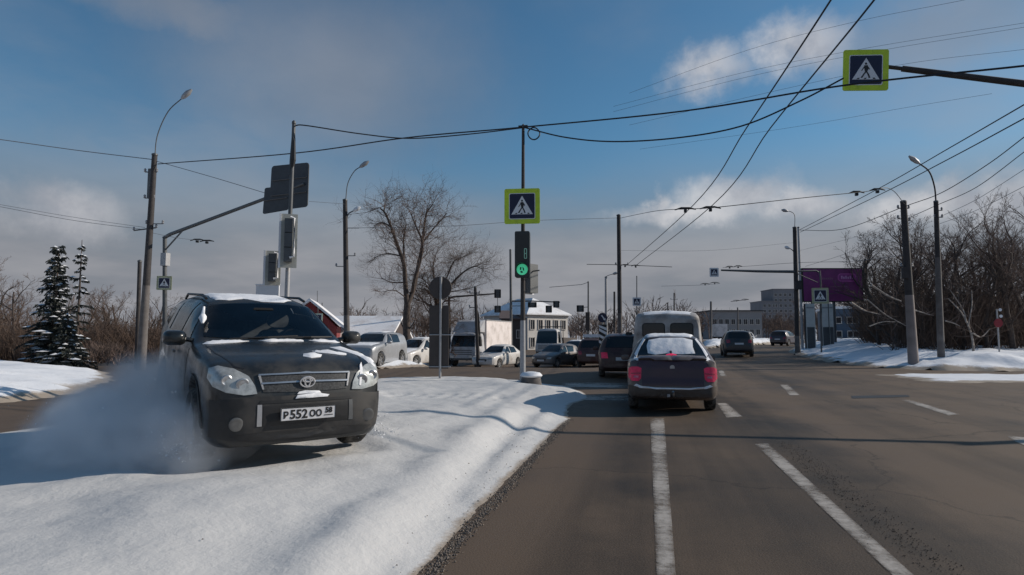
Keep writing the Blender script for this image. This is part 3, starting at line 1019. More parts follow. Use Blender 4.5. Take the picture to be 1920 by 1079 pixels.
# -- centre tall pole and its neighbours
root, b, t = pole('trolley_pole', 'tall dark trolley wire pole rising left of the grey van', 'pole', 1163, 40, (1160, 405), .16, .13, M_dark, 560, M_conc)
cross_arm(root, 1166, 497, 40, .8, .025)
root, b, t = pole('trolley_pole', 'slim pale pole just left of the tall dark trolley wire pole', 'pole', 1137, 52, (1136, 521), .13, .1, M_galv)
lamp_arm(root, [(1136, 524), (1138, 518), (1150, 514)], 52, .025, .4)
root, b, t = pole('trolley_pole', 'short dark pole squeezed between the slim pale pole and the tall trolley pole', 'pole', 1152, 62, (1152, 549), .12, .1, M_dark, 600, M_conc)
root, b, t = pole('utility_pole', 'thin far pole standing above the right half of the grey van roof', 'pole', 1264, 75, (1264, 551), .1, .08, M_dark)
cross_arm(root, 1264, 562, 75, .8, .02)
root, b, t = pole('utility_pole', 'thin far pole just left of centre above the grey van roof', 'pole', 1253, 85, (1252, 569), .1, .08, M_dark)
root, b, t = pole('utility_pole', 'grey far pole between the van and the long low building', 'pole', 1333, 75, (1333, 567), .15, .12, M_conc)
root, b, t = pole('utility_pole', 'faint far pole in front of the long low building', 'pole', 1384, 95, (1383, 578), .12, .1, M_conc)
# chevron post
g = foot(1131, 35.5)
root = thing('chevron_sign', 'round dark sign over a black and white striped board left of the trolley poles', 'sign', g, YAW * .5)
S2 = 35.5 / F
zc_ = at(1132, 596, 35.5).z - g.z
MB().lathe([(.27, .02), (.28, 0), (.27, -.02)], 24, (0, -.02, zc_), 'y').build('round_plate', M_blue, root, 40)
MB().prism([(-.10, .12 + zc_), (-.03, .15 + zc_), (.12, -.06 + zc_), (.15, -.01 + zc_), (.17, -.17 + zc_), (.02, -.12 + zc_), (.07, -.10 + zc_)], -.046, -.042).build('arrow', M_sgnw, root)
zb_ = at(1132, 630, 35.5).z - g.z
MB().box((0, 0, zb_), (.46, .03, 1.3)).build('board', M_black, root)
for i in range(4):
    z0 = zb_ - .62 + i * .34
    MB().prism([(-.22, z0 + .22), (.22, z0 - .02), (.22, z0 + .14), (-.22, z0 + .38)] if i < 3 else [(-.22, z0 + .10), (.22, z0 - .1), (.22, z0 + .06), (-.22, z0 + .22)], -.022, -.0155).build('white_stripe', M_sgnw, root)
MB().tube([(0, .04, -.2), (0, .04, zc_ + .2)], .04, 8).build('post', M_galv, root, 60)
# crossing sign hung in the centre
g = at(1194, 566, 45)
root, b, t = pole('sign_mast', 'thin mast above the van holding a small dark crossing sign', 'mast', 1194, 45.1, (1194, 520), .05, .035, M_steel)
crossing_sign('small crossing sign above the left edge of the grey van', g, .62, YAW, 0, M_sgnw)

# -- right side
root, b, t = pole('trolley_pole', 'dark pole in front of the left edge of the purple billboard with long arm', 'pole', 1496, 42, (1490, 428), .17, .13, M_dark, 610, M_conc)
lamp_arm(root, [(1490, 430), (1490, 405), (1484, 398), (1476, 396)], 42, .022, .4)
lamp_arm(root, [(1488, 472), (1484, 468), (1479, 466)], 42, .03, .3, headm=M_sgnw)
MB(b).tube([at(1493, 509, 42), at(1530, 508, 42), at(1537, 512, 42)], .06, 6).build('short_arm', M_steel, root, 60)
MB(b).tube([at(1493, 510, 42), at(1420, 509, 42), at(1352, 507, 42)], [.10, .09, .06], 8).build('long_arm', M_steel, root, 60)
MB(b).tube([at(1494, 513, 42), at(1533, 530, 42)], .03, 6).build('stay', M_steel, root)
MB(b).box(at(1496, 535, 41.8), (.42, .3, .6)).build('meter_box', M_dark, root)
root, b, t = pole('trolley_pole', 'pale galvanised tube pole just right of the dark pole before the billboard', 'pole', 1505, 46, (1497, 428), .1, .08, M_galv)
crossing_sign('small crossing sign at the left tip of the long arm on the right', at(1339, 511, 41.9), .62, YAW, 0, M_sgnw)
g = foot(1540, 38, .2)
root = thing('sign_post', 'slim dark post on the right verge under the small crossing sign', 'post', g)
MB(g).tube([g - Vector((0, 0, .3)), at(1539, 535, 38), at(1537, 508, 38)], .05, 8).build('shaft', M_steel, root, 60)
crossing_sign('pale framed crossing sign in front of the purple billboard', at(1538, 555, 37.9), .98, YAW * .3, 0, mat('pale_sign_frame', (.42, .42, .26), .5))

root, b, t = pole('utility_pole', 'thick concrete pole with pale lower half on the right verge', 'pole', 1713, 28, (1694, 380), .20, .13, M_dark, 530, M_pale, dz=.15)
cross_arm(root, 1694, 391, 28, .5, .025); cross_arm(root, 1695, 412, 28, .55, .025, -.1); cross_arm(root, 1700, 500, 28, .5, .03)
MB(b).box(at(1697, 512, 27.9), (.24, .2, .5)).build('meter_box', M_dark, root)
root, b, t = pole('lamp_pole', 'dark lamp pole with swan neck arm on the right verge', 'pole', 1765, 28.5, (1755, 380), .14, .10, M_dark, 470, M_conc, dz=.15)
lamp_arm(root, [(1755, 380), (1752, 350), (1742, 322), (1722, 306)], 28.5, .035, .55, M_dark)
cross_arm(root, 1760, 395, 28.5, .3, .02); cross_arm(root, 1760, 408, 28.5, .35, .02)
# small red-topped post
g = foot(1875, 29, .2)
root = thing('marker_post', 'thin pale post with red round sign by the trees at far right', 'post', g, YAW)
MB().tube([(0, 0, -.3), (0, 0, at(1875, 580, 29).z - g.z)], .035, 8).build('post', M_galv, root, 60)
zz_ = at(1875, 606, 29).z - g.z
MB().lathe([(.20, .02), (.21, 0), (.20, -.02)], 20, (0, -.05, zz_), 'y').build('red_plate', mat('dull_red', (.26, .02, .03), .5, var=.2), root, 40)
MB().lathe([(.07, .02), (.07, -.02)], 12, (.12, -.05, zz_ + .62), 'y').build('upper_lamp', M_sgnw, root, 40)
MB().lathe([(.07, .02), (.07, -.02)], 12, (.14, -.05, zz_ + .32), 'y').build('lower_lamp', M_sgnw, root, 40)

# big crossing sign over the road, upper right, on its cantilever
SD = 13.3
cs = at(1623, 132, SD)
crossing_sign('large yellow green crossing sign hung over the road at upper right', cs, .94, YAW * .2, R(3.5))
Aa, Ab = at(1658, 125, SD), at(1925, 158, SD * .93)
dirn = (Ab - Aa).normalized()
Ac = Aa + dirn * 8.5
bx = Vector((Ac.x, Ac.y, float(H(Ac.x, Ac.y))))
root = thing('sign_mast', 'dark cantilever mast reaching in from the right to the large crossing sign', 'mast', bx)
MB(bx).tube([Aa - dirn * .1, Aa + dirn * .5], .045, 8).tube([Aa + dirn * .35, Ac], [.065, .085], 10).build('cantilever_arm', M_dark, root, 60)
MB(bx).tube([bx - Vector((0, 0, .3)), Vector((bx.x, bx.y, Ac.z + .2))], [.16, .12], 10).build('shaft', M_steel, root, 60)

# -- wires
wire('thick black cable sagging from the left pole across the signal pole to upper right',
     [(296, 308, 26), (550, 288, 21), (760, 259, 18.5), (981, 239, NP_D), (1280, 209, 14.6), (1580, 161, 12.6), (1930, 123, 10.6), (2200, 90, 9.2)], .021)
wire('black cable drooping from the post behind the dark car to the signal pole',
     [(553, 236, 15), (575, 236, 15), (680, 252, 15.5), (770, 260, 16), (880, 252, 16.3), (981, 240, NP_D)], .017)
wire('black cable sagging right from the coil up to the large crossing sign',
     [(985, 240, NP_D), (1060, 258, 15.8), (1150, 266, 15), (1270, 259, 14), (1390, 237, 13.3), (1500, 190, 12.8), (1582, 147, 12.4)], .019)
TW = 'contact wires of the trolley line overhead'
wire('left wire of the pair running overhead towards the crossroads', [(1620, -110, 6.6), (1557, 2, 7.7), (1400, 240, 13), (1300, 385, 20), (1172, 500, 38)], .014, group=TW, name='trolley_wire', cat='trolley wire')
wire('right wire of the pair running overhead towards the crossroads', [(1712, -110, 6.6), (1638, 2, 7.7), (1445, 240, 13), (1336, 385, 20), (1190, 500, 38)], .014, group=TW, name='trolley_wire', cat='trolley wire')
wire('upper wire of the pair rising from the dark pole to the right edge', [(1498, 432, 42), (1640, 358, 26), (1780, 278, 18), (1925, 194, 13)], .016, name='trolley_wire', cat='trolley wire')
wire('lower wire of the pair rising from the dark pole to the right edge', [(1500, 436, 42), (1640, 370, 26), (1780, 298, 18), (1925, 220, 13)], .016, name='trolley_wire', cat='trolley wire')
wire('dark cable curving from the thick concrete pole over the lamp pole', [(1500, 432, 42), (1580, 430, 35), (1695, 388, 28), (1765, 362, 26), (1850, 310, 22), (1930, 250, 18)], .017)
wire('second dark cable below it curving up from the lamp pole', [(1697, 412, 28), (1757, 385, 28.4), (1830, 352, 25), (1930, 278, 20)], .015)
wire('thin grey cable rising from the lamp pole, fourth from the top', [(1760, 408, 28.4), (1830, 375, 25), (1930, 312, 20)], .009, M_wire2)
wire('thin grey cable rising from the lamp pole, lowest of the bundle', [(1762, 420, 28.4), (1830, 395, 25), (1930, 345, 20)], .009, M_wire2)
wire('thin guy wire from the thick pole down towards the billboard', [(1696, 412, 28), (1600, 470, 34), (1510, 500, 40)], .009, M_wire2)
sw = wire('span wire with trolley hangers crossing the road right of centre', [(1160, 410, 40), (1230, 396, 30), (1300, 392, 22), (1345, 389, 21), (1500, 372, 22), (1620, 360, 23), (1668, 354, 24), (1697, 384, 28)], .014, name='span_wire', cat='span wire')
fittings(sw, [(1285, 393), (1332, 391)], 21.5, .75); fittings(sw, [(1606, 362), (1645, 357)], 23.2, .6)
sw = wire('low span wire with hangers running right from the tall trolley pole', [(1100, 496, 40), (1160, 497, 40), (1260, 501, 40)], .02, name='span_wire', cat='span wire')
fittings(sw, [(1172, 498), (1192, 499)], 39.8, .6)
sw = wire('far short span wire with hangers under the long sign arm', [(1240, 537, 55), (1310, 535, 52), (1350, 532, 52)], .012, M_wire2, name='span_wire', cat='span wire')
fittings(sw, [(1322, 533), (1340, 531)], 52, .8)
sw = wire('far short span wire with hangers above the long sign arm', [(1355, 502, 44), (1395, 500, 44), (1495, 493, 42), (1600, 490, 40), (1700, 478, 28)], .012, M_wire2, name='span_wire', cat='span wire')
fittings(sw, [(1368, 501), (1384, 500)], 44, .6)
sw = wire('distant span wire with hangers above the low building', [(1370, 566, 75), (1404, 562, 75)], .03, name='span_wire', cat='span wire')
fittings(sw, [(1381, 564), (1397, 562)], 75, .9)
wire('long thin grey wire behind the signal pole at mid height', [(660, 428, 30), (850, 424, 32), (1000, 414, 36), (1160, 409, 40)], .012, M_wire2)
wire('cable from the left frame edge to the tall leaning pole', [(-60, 255, 22), (0, 262, 23), (150, 283, 25), (290, 300, 26)], .017, M_wire2)
wire('thin wire from the tall leaning pole down to the sign backs', [(291, 302, 26), (400, 333, 26), (496, 362, 26)], .013, M_wire2)
wire('lower of two thin wires leading left from the leaning pole', [(-60, 378, 20), (0, 388, 21), (140, 414, 24), (272, 431, 26)], .010, M_wire2)
wire('upper of two thin wires leading left from the leaning pole', [(-60, 374, 20), (0, 384, 21), (140, 408, 24), (272, 427, 26)], .008, M_wire2)
sw = wire('wire with a trolley hanger behind the cantilever mast', [(280, 436, 26), (330, 446, 28), (380, 452, 30), (400, 453, 31)], .010, M_wire2, name='span_wire', cat='span wire')
fittings(sw, [(370, 451), (388, 453)], 30, .7)
wire('thin wire between the sign backs and the left lamp pole', [(580, 378, 26), (620, 381, 28), (647, 383, 30), ], .009, M_wire2)
for i, (lab, pts) in enumerate((
        ('faint high wire crossing the upper right sky, topmost', [(1180, 175, 30), (1400, 95, 26), (1600, 42, 24), (1800, 2, 22), (1900, -20, 22)]),
        ('faint wire crossing above the large crossing sign', [(1150, 200, 30), (1400, 135, 27), (1640, 88, 25), (1930, 42, 22)]),
        ('faint wire just below it crossing above the large crossing sign', [(1150, 210, 30), (1400, 145, 27), (1640, 97, 25), (1930, 50, 22)]),
        ('faint wire passing behind the large crossing sign to the right edge', [(1180, 235, 30), (1480, 165, 27), (1700, 120, 25), (1930, 92, 22)]),
        ('faint wire in the blue below the dark cantilever arm', [(1200, 280, 34), (1480, 240, 30), (1700, 202, 27), (1860, 176, 25)]),
        ('faint wire from the trolley pole towards the billboard trees', [(1163, 470, 40), (1330, 470, 40), (1492, 455, 42)]),
        ('faint wire ending at the leafless trees on the right', [(1500, 470, 42), (1620, 440, 34), (1696, 400, 28)]))):
    wire(lab, pts, .0065, M_wire2)

# ------------------------------------------------------------------ vehicles
def interp(tab, x):
    tab = sorted(tab)
    return float(np.interp(x, [a for a, _ in tab], [b for _, b in tab]))


def loft_body(P):
    """car body as one lofted skin. P: top, belt, bottom, hw (lists of (x, value)), arches [(x, r)], wheel z, lean"""
    xf, xr = max(x for x, _ in P['top']), min(x for x, _ in P['top'])
    st = set(np.arange(xr, xf, P.get('step', 0.05)).round(4).tolist())
    for k in ('top', 'hw'):
        st |= {round(x, 4) for x, _ in P[k] if xr <= x <= xf}
    for e in (0.01, .02, .03, .045, .06, .08, .10, .125):
        st |= {round(xf - e, 4), round(xr + e, 4)}
    for ax, ar in P['arches']:
        for k in range(-8, 9):
            st.add(round(ax + ar * math.sin(k / 8 * math.pi / 2), 4))
    st.add(xf); st.add(xr)
    st = sorted(st)
    st = [x for i, x in enumerate(st) if i == 0 or x - st[i - 1] > 0.004]
    # smooth the top line slightly
    def top(x):
        w = P.get('smooth', 0.03)
        return sum(interp(P['top'], min(xf, max(xr, x + w * k))) for k in (-1, -.5, 0, .5, 1)) / 5 if xr + .14 < x < xf - .14 else interp(P['top'], x)
    low = [(0.0, 0.0), (0.0, .80), (.02, .90), (.10, .965), (.30, .992), (.55, 1.0), (.80, .992), (.93, .978), (1.0, .962)]
    vs, fs = [], []
    NU = 9
    for x in st:
        zt, w = top(x), interp(P['hw'], x)
        zb = interp(P['bottom'], x)
        for ax, ar in P['arches']:
            if abs(x - ax) < ar:
                zb = max(zb, P['wz'] + math.sqrt(max(ar * ar - (x - ax) ** 2, 0)))
        zl = min(interp(P['belt'], x), zt - 0.035)
        zl = max(zl, zb + .02)
        hu = max(zt - zl, .015)
        n = 2.6 + min(1, hu / .42) * P.get('nx', 3.2)
        half = [(w * fy, zb + (zl - zb) * t) for t, fy in low]
        yb = w * .962
        for k in range(1, NU + 1):
            th = math.pi / 2 * k / NU
            C, S = max(math.cos(th), 0) ** (2 / n), math.sin(th) ** (2 / n)
            if k == NU: C = 0
            half.append(((yb - P['lean'] * hu * S) * C, zl + hu * S + (P.get('crown', .015) * (1 - C ** 2) if hu > .2 else 0)))
        prof = [(y, z) for y, z in half] + [(-y, z) for y, z in half[::-1][1:-1]]
        vs += [Vector((x, y, z)) for y, z in prof]
    m = len(prof)
    for i in range(len(st) - 1):
        for k in range(m):
            fs.append((i * m + k, i * m + (k + 1) % m, (i + 1) * m + (k + 1) % m, (i + 1) * m + k))
    fs.append(tuple(range(m))); fs.append(tuple((len(st) - 1) * m + k for k in range(m)))
    bow = P.get('bow', 0.0)
    if bow:
        for v in vs:
            v.x -= bow * (abs(v.y) / .9) ** 2.2 * (1 if v.x > 0 else -1) * float(ss(.1, .9, abs(v.x)))
    return vs, fs


class Car:
    def __init__(self, name, label, cat, P, loc, rz, paint, group=None, pitch=0, roll=0):
        self.P = P
        self.root = thing(name, label, cat, loc, rz, group)
        if pitch or roll:
            self.root.rotation_mode = 'XYZ'
            self.root.rotation_euler = (roll, pitch, rz)
        vs, fs = loft_body(P)
        self.body = MB().add(vs, fs).build('body', paint, self.root, P.get('sharp', 38))
        self.bvh = BVHTree.FromPolygons([tuple(v) for v in vs], fs)

    def hit(self, axis, a, b):
        o, d = {'f': (Vector((9, a, b)), Vector((-1, 0, 0))), 'r': (Vector((-9, a, b)), Vector((1, 0, 0))),
                'l': (Vector((a, 9, b)), Vector((0, -1, 0))), 'R': (Vector((a, -9, b)), Vector((0, 1, 0))),
                't': (Vector((a, b, 9)), Vector((0, 0, -1)))}[axis]
        loc, nrm, i, ds = self.bvh.ray_cast(o, d)
        if loc is None:
            loc, nrm, i, ds = self.bvh.find_nearest(o + d * 7.2)
        if nrm.dot(d) > 0: nrm = -nrm
        return loc, nrm, d

    def slab(self, name, axis, outline, material, off=.006, thick=.015, parent=None, maxlen=.09, smooth=50, puff=0.0):
        """a thin panel that follows the body: outline in (y,z) for f/r, (x,z) for l/R, (x,y) for t"""
        bm = bmesh.new()
        f = bm.faces.new([bm.verts.new((a, b, 0)) for a, b in outline])
        bmesh.ops.triangulate(bm, faces=[f])
        for _ in range(6):
            es = [e for e in bm.edges if e.calc_length() > maxlen]
            if not es: break
            bmesh.ops.subdivide_edges(bm, edges=es, cuts=1)
            bmesh.ops.triangulate(bm, faces=bm.faces[:])
        bm.verts.index_update()
        bnd = {v.index for e in bm.edges if e.is_boundary for v in e.verts}
        vs = []
        for v in bm.verts:
            loc, nrm, d = self.hit(axis, v.co.x, v.co.y)
            extra = 0
            if puff and v.index not in bnd:
                extra = puff * (0.7 + .6 * noise.noise(v.co * 9))
            vs.append(loc + nrm * (off + extra))
            v.tag = False
        inn = {}
        fs = [tuple(v.index for v in fc.verts) for fc in bm.faces]
        for e in bm.edges:
            if e.is_boundary:
                q = []
                for v in e.verts:
                    if v.index not in inn:
                        loc, nrm, d = self.hit(axis, v.co.x, v.co.y)
                        inn[v.index] = len(vs); vs.append(loc - nrm * thick)
                    q.append(inn[v.index])
                fs.append((e.verts[0].index, e.verts[1].index, q[1], q[0]))
        bm.free()
        return MB().add(vs, fs).build(name, material, parent or self.root, smooth)

    def open_window(self, axis, outline, shrink=.0):
        '''cut the body skin away behind a pane so that the cabin shows through the glass'''
        def inside(a, b):
            c = False
            n = len(outline)
            for i in range(n):
                (x0, y0), (x1, y1) = outline[i], outline[(i + 1) % n]
                if (y0 > b) != (y1 > b) and a < (x1 - x0) * (b - y0) / (y1 - y0) + x0:
                    c = not c
            return c
        bm = bmesh.new(); bm.from_mesh(self.body.data)
        kill = []
        for f in bm.faces:
            if axis == 'f' and not (f.normal.x > .15 and f.calc_center_median().x > 0): continue
            if axis == 'l' and f.normal.y < .5: continue
            if axis == 'R' and f.normal.y > -.5: continue
            ok = all(inside(*((v.co.y, v.co.z) if axis == 'f' else (v.co.x, v.co.z))) for v in f.verts)
            if ok: kill.append(f)
        bmesh.ops.delete(bm, geom=kill, context='FACES')
        bm.to_mesh(self.body.data); bm.free()

    def wheels(self, r, w, y, axles, rimm=None, skip=()):
        t = MB().lathe([(r * .62, -w / 2), (r * .93, -w / 2), (r, -w * .36), (r, w * .36), (r * .93, w / 2), (r * .62, w / 2), (r * .62, -w / 2)], 28, axis='y')
        tm = None
        for ax in axles:
            for s in (1, -1):
                if tm is None:
                    o = t.build('wheel', M_tyre, self.root, 40); tm = o.data
                    rb = MB().lathe([(r * .64, w * .30), (r * .60, w * .42), (r * .56, w * .30), (r * .2, w * .34), (r * .12, w * .42)], 24, axis='y')
                    for k in range(5):
                        a = 2 * math.pi * k / 5
                        rb.box((r * .36 * math.cos(a), w * .38, r * .36 * math.sin(a)), (r * .5, .03, .06), m=Matrix.Rotation(-a, 3, 'Y'))
                    ri = rb.build('rim', rimm or M_rim, o, 40); rm = ri.data
                else:
                    o = link('wheel', tm, self.root); ri = link('rim', rm, o)
                o.location = (ax, s * y, self.P['wz'])
                if s < 0: o.rotation_euler = (0, 0, math.pi)

    def mirrors(self, x, y, z, m, s=1.0):
        for sg in (1, -1):
            b = MB()
            b.tube([(x, sg * (y - .08), z - .03), (x, sg * (y + .04), z - .01)], .025 * s, 6)
            o = rrect(.20 * s, .14 * s, .055 * s, 4)
            n = len(o)
            vs = []
            for k, (dx, f) in enumerate(((-.045, .86), (-.04, 1.0), (.02, 1.0), (.06, .80), (.085, .45))):
                vs += [(x + dx * s, sg * (y + .10 * s) + a * f, z + c * f) for a, c in o]
            fs = [(i * n + k, i * n + (k + 1) % n, (i + 1) * n + (k + 1) % n, (i + 1) * n + k) for i in range(4) for k in range(n)]
            fs += [tuple(range(n)), tuple(4 * n + k for k in range(n))]
            b.add(vs, fs)
            b.build('mirror', m, self.root, 40)


def mirror_y(pl):
    return [(-a, b) for a, b in pl][::-1]


SUV = dict(
    top=[(2.215, .50), (2.205, .62), (2.18, .74), (2.15, .85), (2.11, .95), (2.05, 1.01), (1.95, 1.05), (1.7, 1.10), (1.3, 1.145), (1.0, 1.18), (.92, 1.195), (.18, 1.585), (.05, 1.63), (-.4, 1.68), (-1.1, 1.675),
         (-1.8, 1.62), (-1.95, 1.57), (-2.10, 1.15), (-2.16, .95), (-2.19, .75), (-2.2, .55)],
    belt=[(2.2, .50), (2.1, .88), (1.9, .99), (1.5, 1.05), (.9, 1.11), (-.5, 1.13), (-1.9, 1.17), (-2.2, .6)],
    bottom=[(2.215, .34), (2.18, .27), (2.05, .235), (1.7, .22), (-1.7, .24), (-2.1, .32), (-2.2, .42)],
    hw=[(2.215, .56), (2.20, .66), (2.16, .755), (2.10, .82), (2.0, .868), (1.85, .895), (1.3, .9075), (-1.3, .9075), (-1.9, .88), (-2.1, .82), (-2.2, .74)],
    arches=[(1.32, .42), (-1.26, .42)], wz=.36, lean=.40, bow=.07)
SEDAN = dict(
    top=[(2.12, .45), (2.10, .58), (2.05, .68), (1.95, .75), (1.6, .83), (1.0, .93), (.85, .96), (.12, 1.38), (0, 1.42), (-.4, 1.475), (-.85, 1.455), (-1.05, 1.41), (-1.60, 1.045), (-1.72, 1.02), (-1.95, 1.025),
         (-2.04, .99), (-2.07, .86), (-2.10, .66), (-2.13, .55), (-2.14, .42)],
    belt=[(2.12, .45), (2.0, .68), (1.6, .78), (1.0, .87), (.5, .90), (-.6, .93), (-1.5, .965), (-2.0, .95), (-2.14, .5)],
    bottom=[(2.12, .30), (2.0, .22), (1.6, .20), (-1.5, .20), (-1.95, .25), (-2.14, .33)],
    hw=[(2.12, .5), (2.09, .62), (2.02, .72), (1.9, .79), (1.6, .83), (.8, .85), (-1.3, .85), (-1.8, .835), (-2.0, .80), (-2.08, .755), (-2.14, .68)],
    arches=[(1.28, .345), (-1.20, .345)], wz=.29, lean=.42, bow=.06)
HATCH = dict(
    top=[(2.0, .45), (1.98, .6), (1.93, .72), (1.8, .80), (1.4, .90), (.95, 1.0), (.15, 1.44), (0, 1.48), (-.5, 1.53), (-1.3, 1.50), (-1.65, 1.43), (-1.9, 1.0), (-1.97, .8), (-2.0, .55)],
    belt=[(2.0, .45), (1.9, .7), (1.4, .84), (.8, .93), (-.8, .97), (-1.8, 1.0), (-2.0, .6)],
    bottom=[(2.0, .30), (1.85, .22), (1.5, .2), (-1.5, .2), (-1.9, .28), (-2.0, .36)],
    hw=[(2.0, .5), (1.97, .62), (1.9, .74), (1.75, .81), (1.3, .85), (-1.3, .85), (-1.75, .83), (-1.95, .76), (-2.0, .68)],
    arches=[(1.25, .35), (-1.2, .35)], wz=.3, lean=.36, bow=.06)
VAN = dict(
    top=[(2.12, .70), (2.10, 1.0), (2.06, 1.25), (1.85, 1.72), (1.72, 1.88), (1.5, 1.97), (1.0, 2.04), (0, 2.07), (-1.6, 2.06), (-1.95, 2.02), (-2.07, 1.95), (-2.12, 1.86), (-2.145, 1.5), (-2.16, .9), (-2.17, .6)],
    belt=[(2.12, .7), (2.0, 1.15), (1.6, 1.22), (-2.0, 1.25), (-2.17, .8)],
    bottom=[(2.12, .5), (1.9, .42), (-1.9, .42), (-2.17, .46)],
    hw=[(2.12, .66), (2.06, .80), (1.9, .91), (1.6, .96), (-1.8, .965), (-2.05, .945), (-2.12, .915), (-2.17, .88)],
    arches=[(1.2, .44), (-1.1, .44)], wz=.38, lean=.07, nx=8, bow=.03, crown=.05)


def clear_glass(name, tint, boost):
    m = bpy.data.materials.new(name); m.use_nodes = True
    nt = m.node_tree; nt.nodes.clear(); N, L = nt.nodes.new, nt.links.new
    tr, gl, fr, mx = N('ShaderNodeBsdfTransparent'), N('ShaderNodeBsdfGlossy'), N('ShaderNodeFresnel'), N('ShaderNodeMixShader')
    tr.inputs[0].default_value = tint + (1,); gl.inputs['Roughness'].default_value = .04
    fr.inputs['IOR'].default_value = 1.5
    nz = N('ShaderNodeTexNoise'); nz.inputs['Scale'].default_value = 4; nz.inputs['Detail'].default_value = 6
    tc = N('ShaderNodeTexCoord'); L(tc.outputs['Object'], nz.inputs['Vector'])
    ad = N('ShaderNodeMath'); ad.operation = 'MULTIPLY_ADD'; L(nz.outputs['Fac'], ad.inputs[0]); ad.inputs[1].default_value = boost
    L(fr.outputs[0], ad.inputs[2])
    L(ad.outputs[0], mx.inputs[0]); L(tr.outputs[0], mx.inputs[1]); L(gl.outputs[0], mx.inputs[2])
    o = N('ShaderNodeOutputMaterial'); L(mx.outputs[0], o.inputs['Surface'])
    return m


# 1. the dark off-road car ploughing through the median
M_suv = mat('dark_car_paint', (0.012, 0.014, 0.015), 0.30, 0.1, var=0.2, scale=2.0, coat=0.35, dirt=(0.045, 0.043, 0.041), dscale=2.2, damount=0.35)
M_cladding = mat('dark_bumper', (0.018, 0.018, 0.019), 0.5, var=0.25, scale=5, dirt=(0.055, 0.050, 0.046), dscale=4, damount=0.4)
car = Car('offroad_car', 'dark green grey four wheel drive car ploughing through the snowy median with headlamps facing us', 'car', SUV,
          (CAR_POS.x, CAR_POS.y, CAR_Z), CAR_RZ, M_suv, pitch=R(4.0), roll=R(0))
car.wheels(.36, .24, .80, (1.32, -1.26))
M_clear = clear_glass('windscreen_glass', (.78, .82, .82), .06)
WS = [(-.74, 1.215), (-.4, 1.20), (0, 1.195), (.4, 1.20), (.74, 1.215), (.68, 1.38), (.60, 1.565), (.3, 1.59), (0, 1.60), (-.3, 1.59), (-.60, 1.565), (-.68, 1.38)]
car.slab('windshield', 'f', WS, M_clear, .006, thick=.004)
for s, ax in ((1, 'l'), (-1, 'R')):
    car.slab('door', ax, [(.78, .40), (-.08, .36), (-.08, 1.10), (.80, 1.09)], M_suv, .004)
    car.slab('door', ax, [(-.10, .36), (-.78, .40), (-.95, .75), (-.98, 1.12), (-.10, 1.10)], M_suv, .004)
    SW = [[(.62, 1.16), (-.06, 1.16), (-.06, 1.57), (.10, 1.55), (.34, 1.42)], [(-.14, 1.16), (-.95, 1.18), (-1.0, 1.55), (-.14, 1.575)]]
    for o_ in SW:
        car.slab('side_window', ax, o_, M_clear, .007, thick=.004)
        car.open_window(ax, [(a, b) for a, b in o_])
    car.slab('side_window', ax, [(-1.06, 1.2), (-1.72, 1.28), (-1.6, 1.50), (-1.08, 1.55)], M_glass, .007)
    car.slab('wheel_arch_trim', ax, [(1.32 + .50 * math.cos(R(a)), .36 + .50 * math.sin(R(a))) for a in range(5, 176, 10)] + [(1.32 + .43 * math.cos(R(a)), .36 + .43 * math.sin(R(a))) for a in range(175, 4, -10)], M_cladding, .012)
    h = MB(); h.tube([(-.02, s * .93, 1.0), (.14, s * .94, 1.0)], .018, 6); h.build('door_handle', M_black, car.root, 60)
    MB().tube([(.0, s * .60, 1.635), (-.25, s * .605, 1.675), (-1.4, s * .60, 1.67), (-1.75, s * .58, 1.60)], .018, 6).build('roof_rail', M_black, car.root, 60)
car.slab('rear_window', 'r', [(-.62, 1.16), (.62, 1.16), (.56, 1.5), (-.56, 1.5)], M_glass, .006)
# front end
M_foglens = mat('fog_lens', (.10, .10, .10), .3, .2, var=.3, coat=.4)
car.slab('front_bumper', 'f', [(-.84, .35), (-.3, .30), (.3, .30), (.84, .35), (.85, .70), (.50, .735), (-.50, .735), (-.85, .70)], M_cladding, .014, maxlen=.10)
gr = car.slab('grille', 'f', [(-.45, .94), (0, .955), (.45, .94), (.415, .775), (0, .762), (-.415, .775)], mat('grille_mesh', (.035, .036, .038), .5, var=.9, scale=55), .008)
for z0, z1, w in ((.936, .950, .455), (.855, .870, .43)):
    car.slab('grille_bar', 'f', [(-w, z0 - .008), (0, z0), (w, z0 - .008), (w, z1 - .008), (0, z1), (-w, z1 - .008)], M_chrome, .022, parent=gr)
for sg in (1, -1):
    car.slab('grille_bar', 'f', [(sg * .425, .80), (sg * .46, .93), (sg * .44, .94), (sg * .41, .80)], M_galv, .020, parent=gr)
loc, nrm, _ = car.hit('f', 0, .862)
em = MB()
for rx, rz_, cz, n in ((.072, .050, 0, 28), (.026, .045, .002, 20), (.046, .019, .020, 22)):
    em.tube([(loc.x + .034, rx * math.cos(2 * math.pi * i / n), .862 + cz + rz_ * math.sin(2 * math.pi * i / n)) for i in range(n + 1)], .0085, 6)
em.build('emblem', mat('emblem_silver', (.60, .60, .62), .35, .4), gr, 60)
